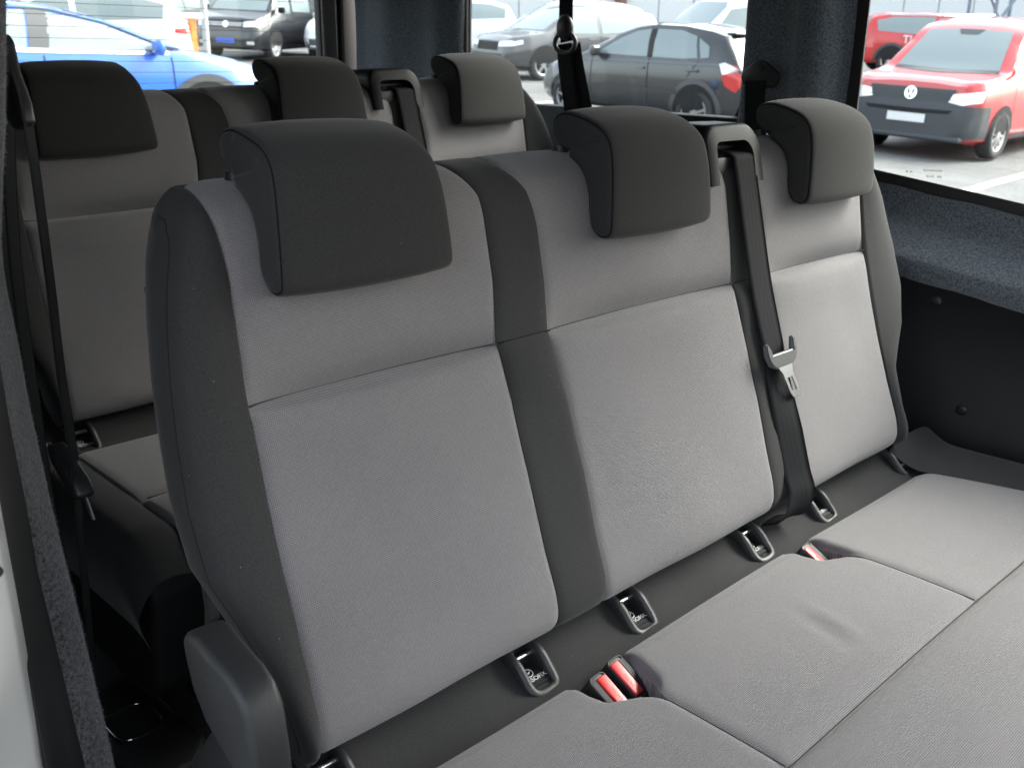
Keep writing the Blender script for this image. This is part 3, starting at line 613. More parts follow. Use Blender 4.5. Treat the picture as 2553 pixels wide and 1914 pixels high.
# child-seat anchor guides ---------------------------------------------
iso0 = None
def iso_guide():
    path = [(-.0195, .075, .981), (-.0195, .055, .972), (-.0195, .037, .9655), (-.0195, .024, .962), (-.0195, .015, .956), (-.0195, .007, .9475), (-.0193, .000, .9405), (-.0175, -.0055, .9355), (-.012, -.0085, .9325), (0, -.0095, .9318)]
    path = path + [(-x, y, z) for x, y, z in path[:-1][::-1]]
    pts, _ = crom(path, 70)
    g_ = mk('anchor_guide', *u_sweep(pts), 'satin_plastic', bench, BAT)
    # recess: funnel floor, sides and back
    f = [(-.0165, .002), (.0165, .002), (.0155, .056), (-.0155, .056)]
    V = [(-.0165, -.002, .9390), (.0165, -.002, .9390), (.0155, .034, .9450), (-.0155, .034, .9450), (-.0155, .055, .965), (.0155, .055, .965), (-.0165, .010, .951), (.0165, .010, .951), (-.0165, .03, .963), (.0165, .03, .963)]
    F = [(0, 1, 2, 3), (3, 2, 5, 4), (0, 3, 4, 8, 6), (1, 7, 9, 5, 2)]
    rc = mk('recess', V, F, 'black_plastic', g_, smooth=False)
    from_bm('anchor_bar', cyl((-.0165, .034, .956), (.0165, .034, .956), .0032, None, 12), 'steel', g_, smooth=True, angle=50)
    nx_ = Vector((0, .036, .006)).normalized()
    place_text('anchor_label', 'ISOFIX', .0088, 'white_print', g_, (.0022, .0075, .9412), (1, 0, 0), nx_)
    ring = [(-.005 + .0075 * math.cos(a), .0185 + .0062 * math.sin(a), .9432 + .0010 * math.sin(a)) for a in np.linspace(0, 2 * math.pi, 28, endpoint=False)]
    sweep(ring, circ(.0006, 6), 'white_print', 'anchor_label', g_, closed=True)
    baby = [(-.0115, .0182), (-.0085, .0165), (-.0045, .0162), (-.0012, .0188), (-.001, .0202), (-.0028, .0200), (-.0045, .0185), (-.0062, .0212), (-.0075, .0190), (-.0095, .0212), (-.0112, .0205)]
    mk('anchor_label', [(x + .001, y, .9390 + (y + .002) * .167 + .0009) for x, y in baby], [tuple(range(len(baby)))], 'white_print', g_, smooth=False)
    return g_
def u_sweep(pts):
    prof = [(-.0056, -.008), (-.0060, .0005), (-.0044, .0034), (.0008, .0044), (.0042, .0030), (.0050, -.001), (.0044, -.008)]
    V = []; F = []; n = len(pts); k = len(prof)
    for i, p in enumerate(pts):
        t = Vector(pts[min(i + 1, n - 1)]) - Vector(pts[max(i - 1, 0)]); t.normalize()
        up = Vector((0, -.45, .9)); s = t.cross(up).normalized(); u = s.cross(t).normalized()
        for (a, b) in prof: V.append(Vector(p) + s * -a + u * b)
    for i in range(n - 1):
        for j in range(k - 1): F.append((i * k + j, i * k + j + 1, (i + 1) * k + j + 1, (i + 1) * k + j))
    return V, F
for c in ISO:
    if iso0 is None: iso0 = iso_guide(); iso0.location = (c + BAT[0], BAT[1], BAT[2])
    else: o = copy_tree(iso0, bench); o.location = (c + BAT[0], BAT[1], BAT[2])
# buckles ---------------------------------------------------------------
def buckle(x, y, z, flip, tilt=24, yaw=0):
    rot = Euler((R(tilt), 0, R(yaw)))
    # local frame: x across, y along (towards the backrest), z out of the button
    body = rrect(.027, .056, .005); bm = prism(body, 'z', -.05, -.0015, .0015); h_ = from_bm('buckle', bm, 'black_plastic', bench, (x + BAT[0], y + BAT[1], z + BAT[2]), True, 40)
    h_.rotation_euler = rot
    rim = rrect(.0255, .0545, .005); P_ = [(a, b, -.001) for a, b in rim]; sweep(P_, circ(.0011, 6), 'satin_plastic', 'rim', h_, closed=True)
    s = -1 if flip else 1
    bt = prism(rrect(.0155, .046, .003), 'z', -.004, .0016, .0012); bo = from_bm('release_button', bt, 'red_plastic', h_, (s * .0045, 0, 0), True, 40)
    place_text('button_print', 'PRESS', .0075, 'red_print', bo, (0, -.004, .0018), (0, -s, 0), (s, 0, 0), .0001)
    from_bm('slot', box(-s * .0085, 0, -.002, .0065, .044, .004), 'rubber', h_)
    return h_
buckle(-.286, -.072, .940, False, 30, 4); buckle(-.243, -.062, .938, True, 30, 4); buckle(.189, -.066, .938, True, 30, 6)
# recliner cover at the door end
oc = [(.014, 1.176), (.004, 1.186), (-.012, 1.186), (-.036, 1.179), (-.060, 1.174), (-.077, 1.166), (-.088, 1.150), (-.094, 1.111), (-.098, 1.05), (-.10, .97), (-.03, .96), (-.045, 1.05), (-.054, 1.088), (-.015, 1.109), (.002, 1.131), (.010, 1.155)]
from_bm('recliner_cover', prism(oc, 'x', -.747, -.712, .008, 4), 'grained_plastic', bench, BAT, True, 50)
from_bm('recliner_cover_base', prism([(-.10, 1.0), (-.11, .80), (.10, .80), (.08, 1.0), (.0, 1.10), (-.04, 1.09)], 'x', -.72, -.70, .004), 'black_plastic', bench, BAT, True, 50)

# rear row: the same bench
rear = copy_tree(bench); tag(rear, 'rear three-seat bench behind the nearer one, against the rear window', 'bench seat', 'benches across the van')
rear.location = BASE + Vector((.161, .97, .049)); rear.rotation_euler = (0, -.02, 0)
rs = Vector((.134, .944, .048))

# ================================================================== seat belts
def belt_tongue(parent, cx, cy, cz, wd=.078):
    """slotted plastic tongue with its latch plate; hangs in the plane of the backrest"""
    til = R(16); ca, sa = math.cos(til), math.sin(til)
    def W(x, h, o): return (cx + x, cy + h * sa - o * ca, cz + h * ca + o * sa)
    out = [(-.040, .022), (-.040, .004), (-.033, -.010), (-.022, -.016), (.022, -.016), (.033, -.010), (.040, .004), (.040, .022), (.0335, .026), (.030, .012), (.029, .006), (-.029, .006), (-.030, .012), (-.0335, .026)]
    bm = bmesh.new(); A = [bm.verts.new(W(x, h, -.004)) for x, h in out]; B = [bm.verts.new(W(x, h, .006 if h < .01 else .004)) for x, h in out]
    n = len(out); bm.faces.new(A); bm.faces.new(B[::-1])
    for i in range(n): bm.faces.new((A[i], A[(i + 1) % n], B[(i + 1) % n], B[i]))
    bmesh.ops.recalc_face_normals(bm, faces=bm.faces)
    es = [e for e in bm.edges if len(e.link_faces) == 2 and e.link_faces[0].normal.angle(e.link_faces[1].normal) > R(35)]
    bmesh.ops.bevel(bm, geom=es, offset=.002, segments=2, affect='EDGES', clamp_overlap=True)
    t = from_bm('tongue', bm, 'tongue_plastic_lit', parent, smooth=True, angle=45)
    # plate with a square window
    sh = lambda h: -.30 * (h + .016)
    o_ = [(-.019, -.015), (-.0135, -.026), (-.0130, -.060), (-.008, -.066), (.008, -.066), (.0130, -.060), (.0135, -.026), (.019, -.015)]
    i_ = [(-.0066, -.034), (-.0066, -.0345), (-.0066, -.054), (-.005, -.056), (.005, -.056), (.0066, -.054), (.0066, -.0345), (.0066, -.034)]
    V = [W(x + (-h - .015) * .38, h, o) for o in (.0055 , .0035) for loop in (o_, i_) for x, h in loop]; n = 8; F = []
    for a, b in ((0, 1), (3, 2)):
        for k in range(n - 1): F.append((a * n + k, a * n + k + 1, b * n + k + 1, b * n + k))
        F.append((a * n + n - 1, a * n, b * n, b * n + n - 1))
    for k in range(n): F.append((k, 2 * n + k, 2 * n + (k + 1) % n, (k + 1) % n)); F.append((n + k, n + (k + 1) % n, 3 * n + (k + 1) % n, 3 * n + k))
    mk('latch_plate', V, F, 'steel', t, smooth=False)
    return t
bl = thing('seat_belt', 'black belt with metal latch tongue hanging down the nearer bench between two seats', 'seat belt', (0, 0, 0), 'belts hanging down the benches')
ribbon('webbing', [(.236, .188, 1.501), (.2375, .156, 1.4955), (.2385, .1485, 1.478), (.241, .130, 1.40), (.246, .106, 1.30), (.252, .080, 1.213), (.2525, .075, 1.190), (.243, .044, 1.12), (.236, .012, 1.04), (.232, -.004, 1.005), (.217, .002, .972), (.205, .035, .955)], [(1, 0, 0), (1, .0, .03), (1, 0, .08), (1, 0, .12), (1, .0, .14), (1, 0, .10), (1, 0, .03), (1, -.15, -.05), (1, -.3, 0), (1, -.3, 0), (1, -.2, .1), (1, 0, 0)], .055, 'webbing', bl, n=110)
belt_tongue(bl, .2525, .0665, 1.203)
b3 = copy_tree(bl); tag(b3, 'belt falling from the outlet on top of the rear bench', 'seat belt', 'belts hanging down the benches'); b3.location = (.161 + BASE.x - BASE.x + .011, .97, .049 + .0); b3.rotation_euler = (0, -.02, 0)

def anchor_plate(parent, out, x, m='black_plastic', th=.008):
    return from_bm('anchor_plate', prism(out, 'x', x - th, x, .003), m, parent, smooth=True, angle=45)
bp_ = thing('pillar_belt', 'black belt hanging from a bolted plate on the felt pillar beside the right headrest', 'seat belt', (.88, .54, 1.4))
o = anchor_plate(bp_, [(.0, .222), (.014, .219), (.042, .196), (.046, .186), (.040, .172), (.030, .168), (-.030, .168), (-.042, .172), (-.048, .188), (-.044, .198), (-.014, .219)], -.003)
from_bm('bolt', cyl((-.014, .0, .206), (-.008, .0, .206), .009, None, 6), 'black_plastic', bp_)
from_bm('bolt_socket', cyl((-.0145, .0, .206), (-.0139, .0, .206), .0045, None, 6), 'rubber', bp_)
from_bm('belt_slot', box(-.0115, 0, .180, .002, .062, .006, .001), 'rubber', bp_)
ribbon('webbing', [(-.013, .006, .180), (-.014, .004, .15), (-.012, -.002, .06), (-.016, -.010, -.1), (-.02, -.02, -.5)], (0, 1, 0), .050, 'webbing', bp_)
rb = thing('rear_window_belt', 'black belt running through a ring in front of the rear side window', 'seat belt', (.86, 1.09, 1.4))
ribbon('webbing', [(.01, .008, .58), (.005, .008, .40), (0, .003, .30), (0, -.004, .255)], (0, 1, 0), .046, 'webbing', rb)
ribbon('webbing', [(0, .006, .25), (0, -.002, .19), (.004, -.024, .08), (.005, -.07, -.2), (.005, -.1, -.5)], (0, 1, 0), .050, 'webbing', rb)
ribbon('webbing', [(.006, -.02, .25), (.008, -.034, .19), (.01, -.068, .08), (.012, -.15, -.2), (.012, -.2, -.5)], (0, 1, 0), .044, 'webbing', rb)
bm = bmesh.new(); bmesh.ops.create_uvsphere(bm, u_segments=20, v_segments=12, radius=1); bmesh.ops.scale(bm, vec=(.014, .026, .030), verts=bm.verts); bmesh.ops.translate(bm, vec=(-.006, .0, .288), verts=bm.verts)
from_bm('ring_cover', bm, 'black_plastic', rb, smooth=True)
pr = [(-.008, .034 * math.cos(a) - .004, .252 + .024 * math.sin(a)) for a in np.linspace(0, 2 * math.pi, 32, endpoint=False)]
sweep(pr, circ(.006, 8), 'black_plastic', 'ring', rb, closed=True, up=(1, 0, 0))
lb = thing('door_side_belt', 'black belt hanging from a ring beside the felt door pillar at the left edge', 'seat belt', (-.71, .33, 1.2))
ribbon('webbing', [(0, .005, .41), (0, .022, .374), (0, .048, .30), (0, .066, .204), (0, .069, .07), (0, .067, -.07), (0, .032, -.21), (0, .005, -.33), (0, -.02, -.6)], (.55, .83, 0), .046, 'webbing', lb)
ribbon('webbing', [(.0, -.015, .405), (0, -.025, .37), (0, -.026, .22), (0, -.022, .116), (0, -.026, .03), (0, -.01, -.1), (0, .02, -.4)], (.50, .87, 0), .046, 'webbing', lb)
bm = prism([(-.003 + (a + .01) * .75, .402 + (b - .41) * .95) for a, b in [(-.005, .455), (.012, .448), (.022, .42), (.02, .385), (-.02, .365), (-.055, .372), (-.05, .392), (-.026, .42), (-.018, .447)]], 'x', -.010, .004, .004); from_bm('ring', bm, 'black_plastic', lb, smooth=True, angle=50)
bm = prism([(.018, .040), (.004, .036), (-.044, .016), (-.054, .004), (-.046, -.004), (-.02, .004), (.010, .022)], 'x', -.012, .008, .004); t = from_bm('tongue', bm, 'black_plastic', lb, smooth=True, angle=50)
from_bm('latch_plate', prism([(-.046, .000), (-.053, .000), (-.066, -.020), (-.060, -.022)], 'x', -.003, -.001), 'steel', t)

# ================================================================== vehicles outside
def slope_rot(head):
    n = Vector((-GX, -GY, 1)).normalized(); x = Vector((math.cos(head), math.sin(head), 0)); x = (x - n * x.dot(n)).normalized(); y = n.cross(x)
    return Matrix((x, y, n)).transposed().to_euler()
def car_root(name, label, cat, x, y, head, group='cars parked outside'):
    o = thing(name, label, cat, (x, y, gz(x, y)), group); o.rotation_euler = slope_rot(R(head)); return o
def ip(tab, x):
    t = sorted(tab); return float(np.interp(x, [a for a, _ in t], [b for _, b in t]))
class Car:
    def __init__(s, root, paint, top, belt, width, z0=.22, tum=.30, n=72):
        s.root = root; s.W = width; xs_ = np.linspace(max(a for a, _ in top), min(a for a, _ in top), n)
        V = []; F = []; s.x0, s.x1 = xs_[0], xs_[-1]
        for x in xs_:
            zt = ip(top, x); zb = min(ip(belt, x), zt - .02); w_ = ip(width, x); h = zt - zb
            wt = max(.25, w_ * .965 - .02 - tum * max(0, h - .03)); z00 = z0 + .10 * max(0, (abs(x) - abs(xs_[0]) + .5) / .5) ** 2; z00 = min(z00, zb - .15)
            sec = [(.0, z00), (w_ * .86, z00), (w_ * .955, z00 + .06), (w_ * .985, z00 + .16), (w_, z00 + (zb - z00) * .55), (w_ * .995, zb - .10 * min(1, (zb - z00) * 2)), (w_ * .965, zb), (wt + (w_ * .965 - wt) * .5, zb + h * .5), (wt, zb + h * .80), (wt - .05, zb + h * .94), (wt - .16, zt - .012), (wt * .45, zt + .008), (0, zt + .014)]
            V += [(x, a, b) for a, b in sec] + [(x, -a, b) for a, b in sec[1:-1]][::-1]
        k = 24
        for i in range(n - 1):
            for j in range(k): F.append((i * k + j, i * k + (j + 1) % k, (i + 1) * k + (j + 1) % k, (i + 1) * k + j))
        F.append(tuple(range(k))); F.append(tuple((n - 1) * k + j for j in range(k))[::-1])
        s.body = mk('body', V, F, paint, root); bm = bmesh.new(); bm.from_mesh(s.body.data); bmesh.ops.recalc_face_normals(bm, faces=bm.faces); bm.to_mesh(s.body.data)
        s.body.data.set_sharp_from_angle(angle=R(38)); s.bvh = BVHTree.FromBMesh(bm); bm.free()
    def hit(s, d, a, b):
        """d: 'L','R' side (a=x,b=z); 'F','B' ends (a=y,b=z); 'T' top (a=x,b=y)"""
        org, dr = {'L': ((a, 4, b), (0, -1, 0)), 'R': ((a, -4, b), (0, 1, 0)), 'F': ((6, a, b), (-1, 0, 0)), 'B': ((-6, a, b), (1, 0, 0)), 'T': ((a, b, 5), (0, 0, -1))}[d]
        r = s.bvh.ray_cast(Vector(org), Vector(dr)); return (r[0], r[1]) if r[0] is not None else None
    def decal(s, name, d, G, m, off=.006, parent=None, closed_u=False):
        """G: grid of 2D points, laid on the body surface"""
        G = np.asarray(G, float); nu, nv = G.shape[:2]; V = []; bad = set()
        for i in range(nu):
            for j in range(nv):
                h = s.hit(d, *G[i, j])
                if h is None: bad.add(i * nv + j); V.append((0, 0, .3)); continue
                nrm = h[1]; ax = {'L': Vector((0, 1, 0)), 'R': Vector((0, -1, 0)), 'F': Vector((1, 0, 0)), 'B': Vector((-1, 0, 0)), 'T': Vector((0, 0, 1))}[d]
                V.append(h[0] + (nrm if nrm.dot(ax) > 0 else -nrm) * off)
        F = [q for i in range(nu - 1 + (1 if closed_u else 0)) for j in range(nv - 1) for q in [(i * nv + j, ((i + 1) % nu) * nv + j, ((i + 1) % nu) * nv + j + 1, i * nv + j + 1)] if not (set(q) & bad)]
        return mk(name, V, F, m, parent or s.root)
    def band(s, name, d, bottom, top, m, off=.006, nu=16, nv=6, parent=None):
        """region between a lower and an upper polyline (both listed along the first coordinate)"""
        a = crom_lin(bottom, nu); b = crom_lin(top, nu)
        return s.decal(name, d, [[a[i] * (1 - t) + b[i] * t for t in np.linspace(0, 1, nv)] for i in range(nu)], m, off, parent)
    def disc(s, name, d, c, r0, r1, m, off=.006, a0=0, a1=360, nu=28, nv=5, parent=None, sy=1.0):
        full = a1 - a0 >= 360; aa = np.linspace(R(a0), R(a1), nu, endpoint=not full)
        return s.decal(name, d, [[(c[0] + r * math.cos(a), c[1] + r * sy * math.sin(a)) for r in np.linspace(r0, r1, nv)] for a in aa], m, off, parent, full)
    def wheels(s, xf_, xr_, r, rim='alloy', spokes=5, sides='LR', arch=True, cl=None, fat=.35):
        for d in sides:
            sg = 1 if d == 'L' else -1
            for x in (xf_, xr_):
                if arch: s.disc('wheel_arch', d, (x, r * 1.02), .0, r * 1.16, 'arch_black', .006, 0, 180 if False else 360)
                if cl: s.disc('arch_cladding', d, (x, r * 1.02), r * 1.16, r * 1.38, cl, .010, -8, 188)
                yw = (abs(s.hit(d, x, r)[0].y) if s.hit(d, x, r) else ip(s.W, x)) + .012
                wheel(s.root, x, sg * yw, r, sg, rim, spokes)
def crom_lin(pts, n):
    P = np.array(pts, float); q = np.r_[0, np.cumsum(np.linalg.norm(np.diff(P, axis=0), axis=1))]; t = np.linspace(0, q[-1], n)
    return np.stack([np.interp(t, q, P[:, k]) for k in range(2)], 1)
def wheel(root, x, y, r, sg, rim, spokes):
    prof = [(.66, -.01), (.70, .006), (.80, .016), (.92, .012), (.985, -.004), (1.0, -.03), (1.0, -.16), (.95, -.19)]
    n = 32; V = []; F = []
    for a in range(n):
        t = 2 * math.pi * a / n
        for q, d in prof: V.append((math.cos(t) * r * q, sg * d, math.sin(t) * r * q))
    k = len(prof)
    for a in range(n):
        for j in range(k - 1): F.append((a * k + j, ((a + 1) % n) * k + j, ((a + 1) % n) * k + j + 1, a * k + j + 1))
    w_ = mk('wheel', V, F, 'tyre', root, (x, y, r))
    bm = cyl((0, -sg * .06, 0), (0, -sg * .05, 0), r * .69, None, 28); from_bm('wheel_back', bm, 'arch_black', w_)
    bm = bmesh.new(); bmesh.ops.create_circle(bm, segments=32, radius=1, cap_ends=False); bm.free()
    V = []; F = []
    for a in range(n):
        t = 2 * math.pi * a / n
        for q, d in ((.69, -.012), (.68, .004), (.62, .002), (.60, -.03)): V.append((math.cos(t) * r * q, sg * d, math.sin(t) * r * q))
    for a in range(n):
        for j in range(3): F.append((a * 4 + j, ((a + 1) % n) * 4 + j, ((a + 1) % n) * 4 + j + 1, a * 4 + j + 1))
    mk('rim', V, F, rim, w_)
    bm = cyl((0, -sg * .03, 0), (0, sg * .0, 0), r * .17, None, 14)
    for i in range(spokes):
        t = 2 * math.pi * (i + .25) / spokes; c, s_ = math.cos(t), math.sin(t); wid = r * (1.5 / spokes) * .55; R0, R1 = r * .1, r * .63
        P_ = []
        for rr, ww in ((R0, wid * .5), (R1, wid * .62)):
            for q in (-1, 1): P_ += [(c * rr - s_ * ww * q, s_ * rr + c * ww * q)]
        vs_ = [bm.verts.new((a, sg * d, b)) for d in (-.03, -.004) for a, b in P_]
        for f in ((4, 5, 7, 6), (0, 2, 6, 4), (1, 5, 7, 3), (2, 3, 7, 6)): bm.faces.new([vs_[q] for q in f])
    from_bm('spokes', bm, rim, w_)
def mirror(root, x, y, z, sg, m): return from_bm('wing_mirror', box(x, y + sg * .09, z, .10, .19, .15, .045, 3), m, root, smooth=True, angle=60)
def handle(car, d, x, z, m='black_paint'): car.band('door_handle', d, [(x - .10, z - .018), (x + .10, z - .018)], [(x - .10, z + .018), (x + .10, z + .018)], m, .016, 8, 3)
def vgap(car, d, pts, m='arch_black', w_=.006): car.band('door_gap', d, [(x - w_, z) for x, z in pts], [(x + w_, z) for x, z in pts], m, .0045, 14, 2)

# --- black hatchback seen from behind its left side, parked parallel to the van
r_ = car_root('black_hatchback', 'black five-door hatchback with red tail lamp outside the rear side window', 'car', 11.62, 9.05, 87.6)
c = Car(r_, 'black_paint', [(2.0, .50), (1.97, .66), (1.80, .79), (1.4, .89), (.98, .99), (.75, 1.11), (.35, 1.30), (.05, 1.40), (-.3, 1.455), (-.8, 1.455), (-1.3, 1.40), (-1.55, 1.34), (-1.72, 1.14), (-1.86, .93), (-1.95, .84), (-1.99, .6), (-2.0, .45)], [(2.0, .55), (1.0, .88), (0, .93), (-1.6, .985), (-2.0, .90)], [(2.0, .55), (1.9, .70), (1.6, .80), (1.0, .84), (-1.2, .84), (-1.6, .81), (-1.9, .72), (-2.0, .58)])
for d in 'LR':
    c.band('side_window', d, [(.62, .99), (.1, .985), (-.32, .99)], [(.60, 1.03), (.30, 1.21), (.0, 1.325), (-.24, 1.36)], 'car_glass')
    c.band('side_window', d, [(-.42, .99), (-.95, 1.0), (-1.22, 1.02)], [(-.36, 1.365), (-.8, 1.365), (-1.10, 1.30)], 'car_glass')
    c.band('side_window', d, [(-1.27, 1.02), (-1.40, 1.04)], [(-1.15, 1.28), (-1.36, 1.18)], 'car_glass', nu=6)
    c.band('window_trim', d, [(-.33, .985), (-.41, .985)], [(-.25, 1.365), (-.35, 1.37)], 'arch_black', .005, 4)
    vgap(c, d, [(.72, .40), (.74, .97)]); vgap(c, d, [(-.40, .36), (-.37, .97)]); vgap(c, d, [(-1.10, .78), (-1.25, .98)])
    handle(c, d, -.22, .84); handle(c, d, -1.18, .86)
    c.band('shoulder_line', d, [(1.5, .865), (0, .905), (-1.6, .945)], [(1.5, .885), (0, .93), (-1.6, .97)], 'grey_paint', .008, 24, 3)
    c.band('side_moulding', d, [(.95, .50), (-.95, .53)], [(.95, .56), (-.95, .59)], 'black_paint', .016, 16, 3)
    c.band('tail_lamp', d, [(-1.60, .965), (-1.70, .70), (-1.86, .62)], [(-1.66, .985), (-1.86, .945), (-1.965, .80)], 'lamp_red', .010, 12, 6)
    c.band('tail_lamp_clear', d, [(-1.595, .97), (-1.66, .84)], [(-1.66, .99), (-1.90, .90)], 'lamp_clear', .015, 8, 4)
c.band('windscreen', 'F', [(-.62, 1.03), (.62, 1.03)], [(-.5, 1.37), (.5, 1.37)], 'car_glass'); c.band('rear_window', 'B', [(-.55, 1.02), (.55, 1.02)], [(-.48, 1.28), (.48, 1.28)], 'car_glass')
c.band('number_plate', 'B', [(-.26, .70), (.26, .70)], [(-.26, .81), (.26, .81)], 'plate_white', .012)
for d in ('F',): c.band('headlight', d, [(.35, .66), (.62, .64)], [(.35, .74), (.66, .76)], 'lamp_clear', .008)
c.wheels(1.25, -1.25, .315, 'dark_alloy', 5, cl='grey_paint'); mirror(r_, .62, .80, 1.02, 1, 'black_paint'); mirror(r_, .62, -.80, 1.02, -1, 'black_paint')
from_bm('aerial', cyl((-1.35, 0, 1.40), (-1.62, 0, 1.68), .006, .003, 6), 'arch_black', r_)
from_bm('rear_spoiler', box(-1.52, 0, 1.355, .16, 1.0, .03, .012), 'black_paint', r_, smooth=True, angle=50)

# --- red panel van facing the window
r_ = car_root('red_van', 'red compact van with dark bumper and round badge facing the right-hand window', 'van', 14.6, 5.56, 180.5)
c = Car(r_, 'red_paint', [(2.25, .62), (2.245, .86), (2.20, .955), (2.05, 1.02), (1.6, 1.06), (1.28, 1.10), (.95, 1.38), (.64, 1.62), (.45, 1.71), (.1, 1.765), (-.6, 1.80), (-1.8, 1.78), (-2.1, 1.70), (-2.22, 1.3), (-2.25, .6)], [(2.25, .70), (2.0, .96), (1.2, 1.08), (-2.2, 1.12)], [(2.25, .70), (2.18, .80), (2.0, .88), (1.5, .92), (-1.9, .92), (-2.25, .84)], .20, .17)
c.band('windscreen', 'F', [(-.71, 1.125), (0, 1.11), (.71, 1.125)], [(-.58, 1.61), (0, 1.64), (.58, 1.61)], 'car_glass', .006, 20, 10)
c.band('mirror_pod', 'F', [(-.10, 1.56), (.14, 1.56)], [(-.16, 1.625), (.20, 1.625)], 'car_plastic', .010, 8, 3)
c.band('scuttle', 'F', [(-.74, 1.09), (0, 1.075), (.74, 1.09)], [(-.71, 1.125), (0, 1.11), (.71, 1.125)], 'car_plastic', .005, 20, 3)
c.band('front_bumper', 'F', [(-.80, .312), (0, .308), (.80, .312)], [(-.88, .70), (-.5, .74), (.5, .74), (.88, .70)], 'car_plastic', .012, 30, 10)
for sg, d in ((1, 'L'), (-1, 'R')): c.band('bumper_side', d, [(2.215, .305), (1.76, .29)], [(2.215, .70), (1.80, .70)], 'car_plastic', .013, 12, 8)
c.band('grille', 'F', [(-.56, .735), (.56, .735)], [(-.58, .90), (.58, .90)], 'car_plastic', .012, 24, 5)
for k in range(3): c.band('grille_bar', 'F', [(-.55, .765 + .04 * k), (.55, .765 + .04 * k)], [(-.55, .78 + .04 * k), (.55, .78 + .04 * k)], 'car_plastic', .022, 24, 2)
c.band('air_intake', 'F', [(-.55, .60), (0, .585), (.55, .60)], [(-.60, .645), (0, .635), (.60, .645)], 'arch_black', .017, 24, 3)
for sg in (1, -1):
    c.band('headlight', 'F', [(sg * .52, .745), (sg * .70, .715), (sg * .86, .76)], [(sg * .56, .845), (sg * .72, .87), (sg * .875, .895)], 'lamp_clear', .022, 14, 6)
    for k in range(2): c.disc('headlight_lens', 'F', (sg * (.635 + .13 * k), .79 + .015 * k), 0, .042, 'chrome', .030, nu=14, nv=3)
pl = c.band('number_plate', 'F', [(-.26, .465), (.26, .465)], [(-.26, .575), (.26, .575)], 'plate_white', .028, 8, 4)
bdg = c.disc('badge', 'F', (0, .825), 0, .078, 'car_plastic', .026); c.disc('badge_ring', 'F', (0, .825), .066, .082, 'chrome', .032, nv=3)
def stroke(a, b, wd=.009): 
    dx, dy = b[0] - a[0], b[1] - a[1]; l = math.hypot(dx, dy); nx, ny = -dy / l * wd, dx / l * wd
    c.band('badge_letter', 'F', [(a[0] - nx, .825 + a[1] - ny), (b[0] - nx, .825 + b[1] - ny)], [(a[0] + nx, .825 + a[1] + ny), (b[0] + nx, .825 + b[1] + ny)], 'chrome', .034, 5, 3)
for sg in (1, -1):
    stroke((sg * .026, .060), (0, .008)); stroke((sg * .058, .030), (sg * .028, -.055)); stroke((sg * .028, -.055), (0, .004))
for d in 'LR':
    c.band('side_window', d, [(1.02, 1.16), (.3, 1.16)], [(.95, 1.22), (.70, 1.52), (.3, 1.58)], 'car_glass', nu=12); vgap(c, d, [(1.05, .35), (1.08, 1.1)]); vgap(c, d, [(.22, .3), (.24, 1.6)]); handle(c, d, .45, 1.02, 'red_paint')
    c.band('sill', d, [(.95, .26), (-.95, .26)], [(.95, .32), (-.95, .32)], 'car_plastic', .01)
mirror(r_, 1.0, .93, 1.18, 1, 'arch_black')
c.wheels(1.36, -1.38, .325, 'alloy', 10)
for sg in (1, -1): from_bm('roof_rail', cyl((.2, sg * .63, 1.80), (-1.7, sg * .63, 1.83), .018, None, 8), 'silver_paint', r_)
from_bm('bumper_lip', box(2.155, 0, .285, .235, 1.50, .075, .03), 'car_plastic', r_, smooth=True, angle=50)
o = from_bm('paper_sheet', box(1.10, .28, 1.185, .10, .24, .004), 'plate_white', r_)

